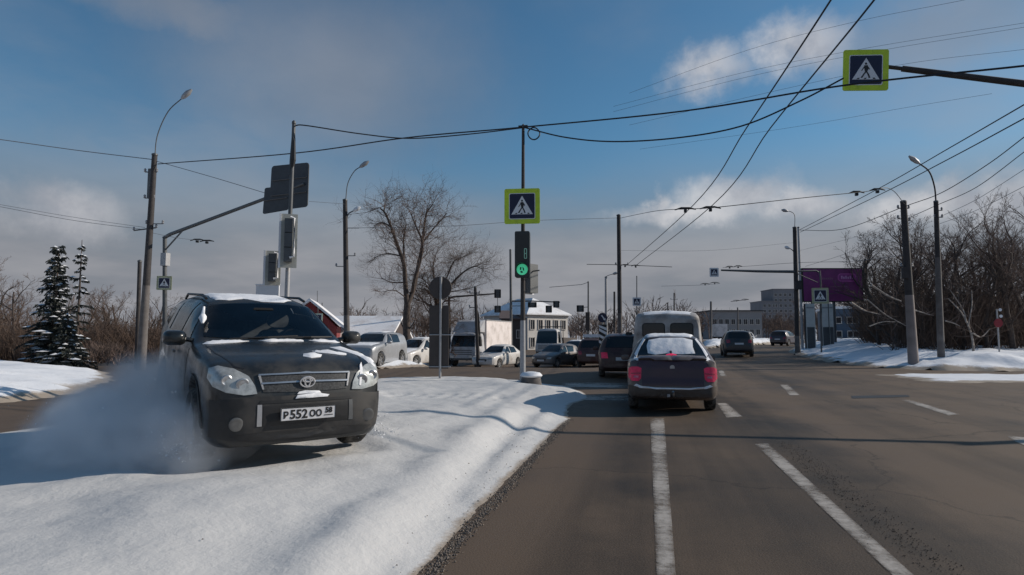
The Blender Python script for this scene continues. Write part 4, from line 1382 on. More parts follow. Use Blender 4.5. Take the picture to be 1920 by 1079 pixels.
for sg in (1, -1):
    hl = [(.455, .745), (.475, .83), (.53, .93), (.66, 1.0), (.79, 1.025), (.86, 1.00), (.875, .90), (.84, .82), (.74, .765), (.58, .735)]
    hl = [(sg * (.68 + (a - .68) * .93), .885 + (b - .885) * .88) for a, b in hl]
    o = car.slab('headlight', 'f', hl, M_lens, .014, maxlen=.06)
    for cy, cz, rr in ((.60, .855, .058), (.735, .895, .050)):
        loc, nrm, _ = car.hit('f', sg * cy, cz)
        MB().lathe([(rr, -.01), (rr * 1.05, .012), (rr * .85, .018), (rr * .5, .010)], 18, (loc.x + .004, sg * cy, cz), 'x').build('reflector', M_chrome, o, 50)
    loc, nrm, _ = car.hit('f', sg * .655, .49)
    fl = MB().lathe([(.062, -.02), (.066, .02), (.05, .026), (.02, .024)], 18, (loc.x + .008, sg * .655, .49), 'x').build('fog_lamp', M_foglens, car.root, 50)
    car.slab('bumper_slot', 'f', [(sg * .43, .46), (sg * .475, .46), (sg * .47, .66), (sg * .43, .66)], M_steel if sg > 0 else M_galv, .020)
car.slab('air_intake', 'f', [(-.42, .46), (.42, .46), (.42, .645), (-.42, .645)], M_black, .018)
car.slab('air_intake', 'f', [(-.46, .668), (.46, .668), (.44, .695), (-.44, .695)], M_black, .019)
car.slab('lower_lip', 'f', [(-.70, .375), (-.6, .33), (.6, .33), (.70, .375), (.55, .395), (-.55, .395)], M_black, .018)
loc, nrm, _ = car.hit('f', 0, .565)
px_ = loc.x + .05
pl = MB(); pl.box((px_, 0, .565), (.014, .54, .125)); plate = pl.build('number_plate', M_plate, car.root)
pf = MB()
for (cy, cz, sy, sz) in ((0, .6265, .54, .006), (0, .5035, .54, .006), (.268, .565, .006, .125), (-.268, .565, .006, .125)):
    pf.box((px_ + .008, cy if cy != .127 else .127, cz), (.004, sy, sz))
pf.build('plate_rim', M_black, plate)
fc = None


def text_mesh(name, s, size, material, parent, loc, rot, bold=.002, sx=1.0):
    cu = bpy.data.curves.new(name, 'FONT'); cu.body = s; cu.size = size; cu.align_x = 'CENTER'; cu.extrude = .002; cu.offset = bold
    cu.resolution_u = 3
    tmp = bpy.data.objects.new(name + '_tmp', cu); COL.objects.link(tmp)
    dg = bpy.context.evaluated_depsgraph_get()
    me = bpy.data.meshes.new_from_object(tmp.evaluated_get(dg))
    bpy.data.objects.remove(tmp); bpy.data.curves.remove(cu)
    me.materials.clear(); me.materials.append(material)
    o = link(name, me, parent); o.location = loc; o.rotation_euler = rot; o.scale = (sx, 1, 1)
    return o


ROT = (math.pi / 2, 0, math.pi / 2)
for s, y, size, z in (('Р', -.222, .088, .530), ('552', -.098, .122, .522), ('ОО', .068, .088, .530), ('58', .200, .074, .560)):
    text_mesh('plate_characters', s, size, M_black, plate, (px_ + .009, y, z), ROT, .003, .95)
MB().box((px_ + .009, .20, .536), (.004, .09, .006)).build('plate_underline', M_black, plate)
car.mirrors(.70, .90, 1.20, M_suv, 1.15)
MB().tube([(.96, -.5, 1.205), (1.0, -.1, 1.225), (.95, .25, 1.235)], .012, 5).build('wiper', M_black, car.root)
MB().tube([(.96, .1, 1.225), (.98, .4, 1.225), (.90, .68, 1.22)], .012, 5).build('wiper', M_black, car.root)
# cabin seen through the windscreen
car.open_window('f', WS)
M_cab = mat('cabin_fabric', (.13, .13, .135), .9, var=.2, scale=12)
M_dash = mat('dashboard_grey', (.07, .07, .072), .7, var=.15, scale=10)
MB().prism([(.46, .78), (.88, .80), (.90, 1.12), (.60, 1.15), (.50, 1.05)], -.72, .72).build('dashboard', M_dash, car.root)
for sg in (1, -1):
    st_ = MB(); o_ = rrect(.50, .62, .12)
    n_ = len(o_)
    st_.add([(-.25 - .10 * (z + .31), sg * .37 + y, .92 + z) for y, z in o_] + [(-.38 - .10 * (z + .31), sg * .37 + y, .92 + z) for y, z in o_],
            [tuple(range(n_)), tuple(range(2 * n_ - 1, n_ - 1, -1))] + [(i, i + n_, (i + 1) % n_ + n_, (i + 1) % n_) for i in range(n_)])
    so = st_.build('seat', M_cab, car.root, 40)
    hd = MB(); o_ = rrect(.27, .19, .08); n_ = len(o_)
    hd.add([(-.33, sg * .37 + y, 1.36 + z) for y, z in o_] + [(-.43, sg * .37 + y, 1.36 + z) for y, z in o_],
           [tuple(range(n_)), tuple(range(2 * n_ - 1, n_ - 1, -1))] + [(i, i + n_, (i + 1) % n_ + n_, (i + 1) % n_) for i in range(n_)])
    hd.build('headrest', M_cab, so, 40)
sw_ = MB(); sw_.tube([(.36 - .06 * math.sin(2 * math.pi * i / 24), .37 + .18 * math.cos(2 * math.pi * i / 24), 1.10 + .17 * math.sin(2 * math.pi * i / 24)) for i in range(25)], .016, 6)
sw_.build('steering_wheel', M_black, car.root, 60)
MB().box((-.95, 0, .95), (.16, 1.3, .75)).build('rear_bench', M_cab, car.root)
MB().prism([(y, 1.49 + z) for y, z in rrect(.24, .07, .025)], .0, .03, Matrix.Rotation(math.pi / 2, 3, 'Z')).build('rear_view_mirror', M_black, car.root).location = (.34, 0, .02)
# panel gap along the bonnet edge and its front
for sg in (1, -1):
    car.slab('bonnet_gap', 't', [(1.0, sg * .765), (1.5, sg * .745), (1.98, sg * .66), (2.03, sg * .58), (2.02, sg * .565), (1.965, sg * .645), (1.5, sg * .732), (1.0, sg * .752)], M_black, .002, .004)
# snow lying on it
SNW = dict(off=.004, thick=.012, maxlen=.07, puff=.022)
car.slab('snow_patch', 't', [(.04, -.50), (.10, -.36), (.02, -.18), (.14, .02), (.12, .30), (-.02, .44), (-.3, .40), (-.9, .42), (-1.4, .3), (-1.5, -.3), (-.9, -.48), (-.2, -.52)], M_csnow, **dict(SNW, puff=.012))
car.slab('snow_patch', 't', [(.98, -.78), (1.05, -.70), (1.04, -.45), (.985, -.30), (.93, -.42), (.90, -.66)], M_csnow, **SNW)
car.slab('snow_patch', 't', [(.96, -.20), (1.04, -.10), (1.02, .15), (1.03, .30), (.955, .32), (.93, .02)], M_csnow, **SNW)
car.slab('snow_patch', 't', [(.96, .38), (1.03, .48), (1.0, .72), (.93, .78), (.90, .55)], M_csnow, **SNW)
car.slab('snow_patch', 't', [(1.80, .06), (1.86, .13), (1.83, .24), (1.75, .28), (1.69, .20), (1.71, .09)], M_csnow, **SNW)
car.slab('snow_patch', 't', [(1.58, .22), (1.66, .26), (1.75, .48), (1.74, .56), (1.68, .58), (1.56, .36)], M_csnow, **SNW)
car.slab('snow_patch', 't', [(1.35, .50), (1.50, .56), (1.74, .70), (1.95, .74), (2.02, .80), (1.85, .84), (1.55, .76), (1.32, .64)], M_csnow, **SNW)
car.slab('snow_patch', 'f', [(-.10, .745), (.14, .745), (.12, .765), (-.02, .775), (-.08, .765)], M_csnow, off=.02, thick=.01, puff=.02)
car.slab('snow_patch', 'f', [(-.12, .70), (.20, .705), (.22, .725), (.10, .745), (-.10, .735)], M_csnow, off=.03, thick=.01, puff=.02)
car.slab('snow_patch', 'f', [(.60, .99), (.635, 1.01), (.60, .90), (.575, .79), (.555, .80), (.575, .92)], M_csnow, off=.02, thick=.01)
o = MB(); o.tube([(.42, -.69, 1.54), (.50, -.71, 1.46), (.56, -.72, 1.42), (.62, -.73, 1.36)], [.014, .022, .045, .012], 7); o.build('snow_patch', M_csnow, car.root, 60)

# 2. the sedan ahead, seen from behind
gp = at(1261, 700, 11.5)
SED = Vector((gp.x, gp.y, 0)) + Vector((0, 2.12, 0))
M_sed = mat('dirty_grey_paint', (0.085, 0.060, 0.060), 0.35, 0.3, var=.15, scale=2, coat=.4, dirt=(0.16, 0.135, 0.12), dscale=2.4, damount=.45)
M_boot = mat('shaded_boot_paint', (0.055, 0.020, 0.028), 0.35, 0.2, var=.2, scale=3, coat=.4)  # darker than the body: shade of the sunless rear put into the colour
s2 = Car('sedan', 'dirty dark sedan right ahead with lit red lamps and snow on its rear window', 'car', SEDAN, (SED.x, SED.y, 0), R(90), M_sed)
s2.wheels(.29, .19, .735, (1.28, -1.20))
s2.slab('rear_window', 'r', [(-.64, 1.06), (.64, 1.06), (.56, 1.25), (.46, 1.39), (-.46, 1.39), (-.56, 1.25)], M_glass, .006)
s2.slab('windshield', 'f', [(-.66, .98), (.66, .98), (.5, 1.36), (-.5, 1.36)], M_glass, .006)
for s, ax in ((1, 'l'), (-1, 'R')):
    s2.slab('side_window', ax, [(.55, .95), (-.15, .95), (-.15, 1.36), (.05, 1.33)], M_glass, .006)
    s2.slab('side_window', ax, [(-.22, .95), (-1.0, .98), (-.9, 1.30), (-.22, 1.37)], M_glass, .006)
    s2.slab('door', ax, [(.78, .32), (-.18, .30), (-.18, .90), (.80, .88)], M_sed, .004)
    s2.slab('door', ax, [(-.20, .30), (-.80, .34), (-.98, .62), (-1.0, .92), (-.20, .90)], M_sed, .004)
tl = [(.565, .84), (.575, .65), (.62, .60), (.74, .60), (.80, .66), (.80, .83), (.74, .865), (.62, .865)]
s2.slab('tail_light', 'r', tl, M_tailon, .012, maxlen=.06)
s2.slab('tail_light', 'r', mirror_y(tl), M_tailon, .012, maxlen=.06)
for sg in (1, -1):
    s2.slab('lamp_divider', 'r', [(sg * .58, .735), (sg * .80, .725), (sg * .80, .745), (sg * .58, .755)], M_tail, .016, maxlen=.08)
    s2.slab('lamp_band', 'r', [(sg * .62, .66), (sg * .77, .66), (sg * .77, .70), (sg * .62, .70)], mat('lamp_pink', (.55, .16, .24), .3, var=.3, scale=20), .016, maxlen=.08)
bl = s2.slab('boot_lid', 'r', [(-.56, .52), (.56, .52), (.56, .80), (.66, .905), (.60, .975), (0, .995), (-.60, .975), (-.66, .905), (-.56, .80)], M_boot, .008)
s2.slab('rear_bumper', 'r', [(-.79, .35), (-.5, .30), (.5, .30), (.79, .35), (.80, .52), (.60, .49), (-.60, .49), (-.80, .52)], mat('brown_dirty_bumper', (.085, .066, .055), .7, var=.3, scale=4), .018)
s2.slab('bumper_snow', 'r', [(-.70, .515), (-.60, .475), (-.3, .455), (.3, .455), (.60, .475), (.70, .515), (.66, .545), (.56, .51), (.3, .487), (-.3, .487), (-.56, .51), (-.66, .545)], M_csnow, .024, puff=.02)
s2.slab('spoiler', 'r', [(-.62, .985), (.62, .985), (.60, 1.02), (0, 1.035), (-.60, 1.02)], M_sed, .05, .05)
loc, nrm, _ = s2.hit('r', 0, .90)
MB().lathe([(.045, .0), (.04, .012)], 16, (loc.x - .02, 0, .86), 'x').build('emblem', M_chrome, bl, 40)
loc, nrm, _ = s2.hit('t', -1.68, 0)
MB().tube([(-1.70, -.10, loc.z + .04), (-1.70, -.03, loc.z + .045), (-1.70, .03, loc.z + .045), (-1.70, .10, loc.z + .04)], [.02, .035, .035, .02], 8).build('brake_light', M_brake, s2.root, 60)
fin = MB(); fin.prism([(-1.52, 1.10), (-1.40, 1.20), (-1.60, 1.08)], -.02, .02); fin.build('fin', M_black, s2.root)
MB().tube([(-2.08, 0, .33), (-2.22, 0, .34), (-2.24, 0, .40)], .02, 6).lathe([(.002, -.03), (.03, 0), (.002, .03)], 10, (-2.24, 0, .42)).build('tow_ball', M_chrome, s2.root, 60)
MB().box((-2.21, .08, .35), (.05, .05, .05)).build('tow_socket', M_galv, s2.root)
s2.mirrors(.55, .86, .95, M_sed, .9)
s2.slab('snow_patch', 'r', [(-.46, 1.10), (-.2, 1.085), (.1, 1.10), (.3, 1.075), (.44, 1.10), (.46, 1.24), (.42, 1.36), (.2, 1.40), (-.25, 1.405), (-.44, 1.36), (-.43, 1.22)], M_csnow, off=.008, thick=.01, maxlen=.07, puff=.018)
s2.slab('snow_patch', 't', [(-1.02, -.42), (-.98, .2), (-1.0, .44), (-.55, .50), (.0, .42), (.0, -.42), (-.55, -.50)], M_csnow, **SNW)
for sg in (1, -1):
    s2.slab('snow_patch', 't', [(-1.50, sg * .70), (-1.70, sg * .72), (-1.98, sg * .66), (-1.99, sg * .40), (-1.90, sg * .45), (-1.72, sg * .60)], M_csnow, off=.004, thick=.008, puff=.012)
    s2.slab('snow_patch', 'r', [(sg * .66, 1.03), (sg * .70, 1.08), (sg * .61, 1.25), (sg * .52, 1.39), (sg * .49, 1.37), (sg * .58, 1.22)], M_csnow, off=.012, thick=.008, puff=.008)

# 3. grey van in front of it
gp = at(1252, 640, 17.6)
M_van = mat('van_grey', (0.40, 0.39, 0.39), .5, var=.1, scale=3, dirt=(.17, .15, .14), dscale=2.5, damount=.5)
vn = Car('van', 'boxy grey van with two rear windows just ahead of the sedan', 'van', VAN, (gp.x, gp.y + 2.17, 0), R(90), M_van)
vn.root.scale = (1.04, 1.04, 1.03)
vn.wheels(.38, .22, .76, (1.2, -1.1))
for sg in (1, -1):
    pts = [(sg * (.375 + a), 1.56 + b) for a, b in rrect(.56, .35, .07)]
    fr = vn.slab('rear_window', 'r', pts, M_glass, .010)
    rim_ = [(sg * (.375 + a), 1.56 + b) for a, b in rrect(.62, .41, .09)]
    vn.slab('window_seal', 'r', rim_, M_black, .005, parent=fr)
    vn.slab('door', 'r', [(sg * .02, .62), (sg * .78, .62), (sg * .78, 1.85), (sg * .02, 1.88)], M_van, .003)
    tl = [(sg * (.80 + a), .98 + b) for a, b in rrect(.11, .22, .03)]
    vn.slab('tail_light', 'r', tl, M_tail, .02)
    for x0 in (.9, .1, -.75):
        vn.slab('side_window', 'l' if sg > 0 else 'R', [(x0 + a, 1.55 + b) for a, b in rrect(.62, .36, .07)], M_glass, .008)
vn.slab('windshield', 'f', [(-.7, 1.3), (.7, 1.3), (.62, 1.75), (-.62, 1.75)], M_glass, .006)
vn.slab('rear_bumper', 'r', [(-.8, .48), (.8, .48), (.8, .58), (-.8, .58)], M_steel, .05, .05)
vn.slab('snow_patch', 't', [(-2.02, -.62), (-2.02, .62), (-1.2, .72), (.6, .7), (1.2, .5), (1.2, -.5), (.6, -.7), (-1.2, -.72)], M_csnow, off=.004, thick=.01, puff=.02, maxlen=.2)
vn.mirrors(1.7, 1.02, 1.45, M_black, 1.2)


def simple_car(name, label, cat, P, px, d, rz, paint, scale=1.0, front=True, lit=False, snow=False, roofload=False, group=None, dz=0.0, zs=1.0):
    g = foot(px, d)
    g.z += dz
    c = Car(name, label, cat, P, g, rz, paint, group)
    c.root.scale = (scale, scale, scale * zs)
    suv = P is SUV; sed = P is SEDAN
    c.wheels(.36 if suv else .29, .22, .80 if suv else .735, [a for a, _ in P['arches']])
    z0, z1, w0, w1 = (1.22, 1.57, .72, .58) if suv else ((.99, 1.36, .66, .50) if sed else (1.03, 1.42, .67, .54))
    c.slab('windshield', 'f', [(-w0, z0), (w0, z0), (w1, z1), (-w1, z1)], M_glass, .008, maxlen=.15)
    zr0, zr1 = (1.17, 1.52) if suv else ((1.07, 1.37) if sed else (1.04, 1.41))
    c.slab('rear_window', 'r', [(-w0 + .06, zr0), (w0 - .06, zr0), (w1 - .02, zr1), (-w1 + .02, zr1)], M_glass, .008, maxlen=.15)
    for s, ax in ((1, 'l'), (-1, 'R')):
        if suv:
            A = [(.60, 1.16), (-.06, 1.16), (-.06, 1.57), (.12, 1.54)]; B = [(-.14, 1.16), (-.95, 1.18), (-1.0, 1.55), (-.14, 1.575)]
        elif sed:
            A = [(.55, .95), (-.15, .95), (-.15, 1.36), (.05, 1.33)]; B = [(-.22, .95), (-1.0, .98), (-.9, 1.30), (-.22, 1.37)]
        else:
            A = [(.60, .99), (-.08, .99), (-.08, 1.41), (.10, 1.38)]; B = [(-.15, .99), (-.95, 1.0), (-1.1, 1.38), (-.15, 1.42)]
        c.slab('side_window', ax, A, M_glass, .008, maxlen=.15); c.slab('side_window', ax, B, M_glass, .008, maxlen=.15)
    k = 1.25 if suv else 1.0
    zl = .62 if not suv else .85
    for sg in (1, -1):
        c.slab('headlight', 'f', [(sg * .42, zl - .05), (sg * .70, zl - .03), (sg * .72, zl + .06), (sg * .46, zl + .05)], M_lens, .012, maxlen=.12)
        zt_ = .78 * k
        c.slab('tail_light', 'r', [(sg * .52, zt_ - .10), (sg * .74, zt_ - .10), (sg * .76, zt_ + .10), (sg * .55, zt_ + .10)], M_tailon if lit else M_tail, .012, maxlen=.12)
    c.slab('grille', 'f', [(-.36, .48 * k), (.36, .48 * k), (.38, .60 * k), (-.38, .60 * k)], M_black, .010, maxlen=.15)
    for ax in ('f', 'r'):
        zp = .48 * k if ax == 'f' else .66 * k
        c.slab('number_plate', ax, [(-.26, zp - .055), (.26, zp - .055), (.26, zp + .055), (-.26, zp + .055)], M_plate, .022, maxlen=.3)
    c.mirrors(.62 if not suv else .70, .87 if not suv else .94, .97 if not suv else 1.19, paint)
    if snow:
        c.slab('snow_patch', 't', [(-.9, -.45), (-.9, .45), (-.2, .48), (-.02, .35), (-.02, -.35), (-.2, -.48)], M_csnow, off=.004, thick=.01, puff=.03, maxlen=.15)
        c.slab('snow_patch', 't', [(1.0, -.7), (1.0, .7), (1.85, .65), (1.9, -.65)], M_csnow, off=.004, thick=.01, puff=.02, maxlen=.15)
    if roofload:
        b = MB(); zt = 1.70 if suv else 1.55
        b.box((-.3, 0, zt + .10), (1.5, 1.05, .16)); b.build('roof_box', M_csnow, c.root)
        for x in (.2, -.8):
            MB().tube([(x, -.6, zt), (x, -.6, zt + .02), (x, .6, zt + .02), (x, .6, zt)], .02, 5).build('roof_bar', M_black, c.root)
    return c


M_cwhite = mat('car_white', (.60, .58, .56), .4, var=.06, coat=.3, dirt=(.35, .31, .28), dscale=2, damount=.3)
M_cgrey = mat('car_grey', (.13, .125, .13), .4, .3, var=.1, coat=.3, dirt=(.2, .17, .15), dscale=2, damount=.4)
M_cred = mat('car_dark_red', (.055, .018, .018), .4, .2, var=.15, coat=.3, dirt=(.13, .10, .09), dscale=2, damount=.4)
M_cnavy = mat('car_navy', (.016, .019, .028), .35, .2, var=.15, coat=.4, dirt=(.07, .065, .06), dscale=2, damount=.3)
M_cplum = mat('car_plum', (.05, .040, .050), .4, .2, var=.15, coat=.3)
M_csilver = mat('car_silver', (.36, .37, .39), .4, .3, var=.08, coat=.3)
DOWN = R(-97)

simple_car('hatchback', 'dark red hatchback with lit tail lamp half hidden left of the grey van', 'car', HATCH, 1166, 23, R(94), M_cred, lit=True)
simple_car('wagon', 'dark red car with a snowy roof box seen from behind at the crossroads', 'car', HATCH, 1113, 40, R(90), M_cred, scale=1.05, zs=1.15, roofload=True, lit=False)
simple_car('sedan', 'white sedan waiting beside the white box truck', 'car', SEDAN, 934, 39.2, R(-106), M_cwhite)
simple_car('hatchback', 'small grey car facing us left of the dark red car', 'car', HATCH, 1043, 41, R(-112), M_cgrey)
simple_car('hatchback', 'dark car squeezed between the small grey car and the roof box car', 'car', HATCH, 1078, 45, R(-100), M_cnavy, zs=1.12, snow=True)
simple_car('offroad_car', 'dark navy off road car driving away on the open road right of the sedan', 'car', SUV, 1381, 41, R(87), M_cnavy)
simple_car('sedan', 'plum coloured car turning far ahead below the billboard pole', 'car', HATCH, 1471, 62, R(60), M_cplum)
simple_car('sedan', 'small pale car coming towards us behind the navy off road car', 'car', SEDAN, 1401, 75, R(-95), M_cwhite)
c = simple_car('minivan', 'silver car with snowy roof and big windscreen parked before the left shop', 'car', SUV, 703, 29, R(-90), M_csilver, snow=True, scale=.98, dz=.0)
c = simple_car('hatchback', 'white snow covered car parked behind the trunk of the big tree', 'car', HATCH, 782, 33, R(-104), M_cwhite, snow=True)


# 4. trucks
def truck(label, px, d, rz, cabm, boxm, w=2.0, cabh=2.3, boxl=5.0, boxh=3.15, fairing=True, scale=1.0, flat=False, body_name='box_truck'):
    g = foot(px, d)
    root = thing(body_name, label, 'truck', g, rz)
    root.scale = (scale,) * 3
    P = dict(top=[(.0, .7), (-.02, .95), (-.06, 1.25), (-.25, 1.9), (-.38, cabh - .12), (-.55, cabh - .02), (-.9, cabh), (-1.55, cabh), (-1.62, cabh - .05)],
             belt=[(0, .7), (-.1, 1.2), (-.3, 1.25), (-1.62, 1.25)], bottom=[(0, .42), (-1.62, .5)],
             hw=[(0, w * .40), (-.05, w * .46), (-.15, w * .49), (-.4, w * .5), (-1.62, w * .5)], arches=[(-.75, .42)], wz=.40, lean=.08, nx=5, bow=0)
    vs, fs = loft_body(P)
    cab = MB().add(vs, fs).build('cab', cabm, root, 38)
    K = Car.__new__(Car); K.P = P; K.root = root; K.bvh = BVHTree.FromPolygons([tuple(v) for v in vs], fs)
    h = w / 2
    K.slab('windshield', 'f', [(-h * .86, 1.32), (h * .86, 1.32), (h * .80, cabh - .24), (-h * .80, cabh - .24)], M_glass, .008, maxlen=.2)
    for ax in 'lR':
        K.slab('side_window', ax, [(-.35, 1.35), (-1.2, 1.35), (-1.2, cabh - .3), (-.5, cabh - .3)], M_glass, .008, maxlen=.2)
    for z in (.82, .95, 1.08):
        K.slab('grille_bar', 'f', [(-h * .7, z - .03), (h * .7, z - .03), (h * .7, z + .02), (-h * .7, z + .02)], M_steel, .012, maxlen=.2)
    for sg in (1, -1):
        K.slab('headlight', 'f', [(sg * h * .55, .58), (sg * h * .85, .60), (sg * h * .85, .72), (sg * h * .55, .70)], M_lens, .015, maxlen=.2)
        m = MB(); m.box((-.15, sg * (h + .14), 1.65), (.08, .18, .38)); m.tube([(-.2, sg * h * .96, 1.9), (-.15, sg * (h + .14), 1.86)], .015, 5)
        m.build('mirror', M_black, root)
    K.slab('front_bumper', 'f', [(-h * .9, .42), (h * .9, .42), (h * .9, .56), (-h * .9, .56)], M_steel, .04, .03, maxlen=.2)
    if fairing:
        fb = MB()
        y0, y1 = h * .95, h * .80
        vs = [(-.55, -y0, cabh - .01), (-.55, y0, cabh - .01), (-1.6, -h, cabh - .01), (-1.6, h, cabh - .01), (-1.25, -y1, boxh - .12), (-1.25, y1, boxh - .12), (-1.6, -h, boxh - .02), (-1.6, h, boxh - .02)]
        fb.add(vs, [(0, 1, 5, 4), (4, 5, 7, 6), (0, 4, 6, 2), (1, 3, 7, 5), (2, 6, 7, 3), (0, 2, 3, 1)]).build('roof_fairing', cabm, root)
    fr = MB(); fr.box((-1.75 - boxl / 2, 0, .70), (boxl + .3, .8, .18)); fr.build('chassis', M_black, root)
    if flat:
        b = MB(); b.box((-1.75 - boxl / 2, 0, 1.35), (boxl, w * 1.05, 1.0)); b.build('tipper_body', boxm, root)
        b = MB(); b.tube([(-1.72, -h, 1.6), (-1.72, -h, boxh), (-1.72, h, boxh), (-1.72, h, 1.6)], .05, 6); b.build('headboard', boxm, root)
    else:
        b = MB(); b.box((-1.75 - boxl / 2, 0, (boxh + .85) / 2), (boxl, w * 1.06, boxh - .85)); bo = b.build('cargo_box', boxm, root)
        e = MB()
        for sg in (1, -1):
            e.box((-1.75 - boxl / 2, sg * (w * .53 + .004), boxh - .03), (boxl, .03, .07)); e.box((-1.75 - boxl / 2, sg * (w * .53 + .004), .88), (boxl, .03, .07))
        e.build('edge_rail', M_galv, bo)
    wm = None
    for ax in (-.75, -1.75 - boxl * .62):
        for sg in (1, -1):
            if wm is None:
                o = MB().lathe([(.24, -.12), (.38, -.12), (.40, -.08), (.40, .08), (.38, .12), (.24, .12)], 22, axis='y').build('wheel', M_tyre, root, 40); wm = o.data
                q = MB().lathe([(.25, .06), (.22, .10), (.10, .05), (.06, .11)], 18, axis='y').build('rim', M_galv, o, 40); rm = q.data
            else:
                o = link('wheel', wm, root); q = link('rim', rm, o)
            o.location = (ax, sg * (h - .14), .40)
            if sg < 0: o.rotation_euler = (0, 0, math.pi)
    return root


M_tbox = mat('box_white', (.80, .73, .71), .55, var=.05, scale=2, dirt=(.50, .45, .42), dscale=1.5, damount=.3)
M_tcab = mat('cab_white', (.48, .49, .52), .45, var=.08, dirt=(.25, .23, .22), dscale=2, damount=.4)
truck('white box truck with roof fairing waiting at the left of the crossroads', 866, 41, R(-97), M_tcab, M_tbox, 2.0, 2.3, 5.2, 3.15)
truck('grey white tipper truck in front of the white building', 1024, 60, R(-100), mat('cab_pale', (.50, .48, .47), .5, var=.1), M_brown, 2.4, 2.75, 4.6, 2.95, False, flat=True, body_name='tipper_truck')
truck('small white truck far ahead on the road right of the van', 1346, 105, R(88), M_tcab, M_tbox, 2.0, 2.3, 4.5, 2.9)

# ------------------------------------------------------------------ buildings
M_wallw = mat('plaster_white', (.58, .55, .52), .85, var=.08, scale=1.5)
M_walld = mat('plaster_mauve', (.15, .125, .135), .85, var=.12, scale=1.5)
M_wallr = mat('red_wall', (.20, .035, .035), .8, var=.15, scale=2)
M_roofs = mat('roof_snow', (.80, .80, .82), .8, var=.06, scale=1.2, bump=.2, dirt=(.55, .50, .48), dscale=.8, damount=.3)
M_win = mat('window_dark', (.025, .028, .035), .15, var=.2)
M_farA = mat('far_panel_haze_grey', (.17, .17, .185), .9, var=.12, scale=.15)  # distance haze put into the grey of the far walls
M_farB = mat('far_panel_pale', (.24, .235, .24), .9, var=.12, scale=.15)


def windows(root, p0, ux, n, rows, w, h, step, vstep, nrm, frame=True, m=None):
    """grid of windows on a wall: each window is a frame part with a pane below it. p0 is the lower-left window's centre (local)"""
    wm = pm = None
    for r in range(rows):
        for i in range(n):
            c = Vector(p0) + Vector(ux) * step * i + Vector((0, 0, vstep * r))
            ang = math.atan2(ux[1], ux[0])
            if wm is None:
                f = MB(); f.box((0, -.03, h / 2 + .04), (w + .16, .10, .08)); f.box((0, -.03, -h / 2 - .04), (w + .20, .14, .08))
                f.box((-w / 2 - .04, -.03, 0), (.08, .10, h)); f.box((w / 2 + .04, -.03, 0), (.08, .10, h)); f.box((0, -.02, 0), (.05, .05, h))
                o = f.build('window', M_wallw, root); wm = o.data
                g = MB(); g.box((0, .02, 0), (w, .06, h)); q = g.build('pane', m or M_win, o); pm = q.data
            else:
                o = link('window', wm, root); q = link('pane', pm, o)
            o.location = c
            o.rotation_euler = (0, 0, ang)


def block(name, label, px, d, sx, sy, h, rz, wallm, roof='flat', roofh=1.5, over=.3, roofm=None, cat='building', dz=0.0):
    """a box building; local x runs along the front, y away from us; origin at the middle of the front foot"""
    g = foot(px, d); g.z += dz - .3
    h += .3
    root = thing(name, label, cat, g, rz)
    MB().box((0, sy / 2, h / 2), (sx, sy, h)).build('wall', wallm, root)
    rm = roofm or M_roofs
    X0, X1, Y0, Y1 = -sx / 2 - over, sx / 2 + over, -over, sy + over
    if roof == 'hip':
        k = min(sx, sy) / 2
        if sx >= sy:
            A, B = (X0 + k, sy / 2), (X1 - k, sy / 2)
        else:
            A, B = (0, Y0 + k), (0, Y1 - k)
        vs = [(X0, Y0, h), (X1, Y0, h), (X1, Y1, h), (X0, Y1, h), (A[0], A[1], h + roofh), (B[0], B[1], h + roofh)]
        vs += [(x, y, h - .18) for x, y, _ in vs[:4]]
        fs = [(0, 1, 5, 4), (2, 3, 4, 5), (3, 0, 4), (1, 2, 5)] if sx >= sy else [(0, 1, 4), (1, 2, 5, 4), (2, 3, 5), (3, 0, 4, 5)]
        fs += [(0, 6, 7, 1), (1, 7, 8, 2), (2, 8, 9, 3), (3, 9, 6, 0), (6, 9, 8, 7)]
        r = MB().add(vs, fs).build('roof', rm, root)
    elif roof == 'gable':
        vs = [(X0, Y0, h), (X1, Y0, h), (X1, Y1, h), (X0, Y1, h), (X0, sy / 2, h + roofh), (X1, sy / 2, h + roofh)]
        vs += [(x, y, z - .18) for x, y, z in vs]
        fs = [(0, 1, 5, 4), (2, 3, 4, 5), (6, 10, 11, 7), (8, 11, 10, 9), (0, 6, 7, 1), (2, 8, 9, 3), (0, 4, 10, 6), (4, 3, 9, 10), (1, 7, 11, 5), (5, 11, 8, 2)]
        r = MB().add(vs, fs).build('roof', rm, root)
        for x in (-sx / 2 + .01, sx / 2 - .15):
            MB().add([(x + e, yy, zz) for e in (0, .14) for yy, zz in ((.02, h - .05), (sy - .02, h - .05), (sy / 2, h + roofh - .2))],
                     [(0, 1, 2), (3, 5, 4), (0, 3, 4, 1), (1, 4, 5, 2), (2, 5, 3, 0)]).build('gable', wallm, root)
    else:
        r = MB(); r.box((0, sy / 2, h + .15), (sx + 2 * over, sy + 2 * over, .3)); r = r.build('roof', rm, root)
    return root, h, r


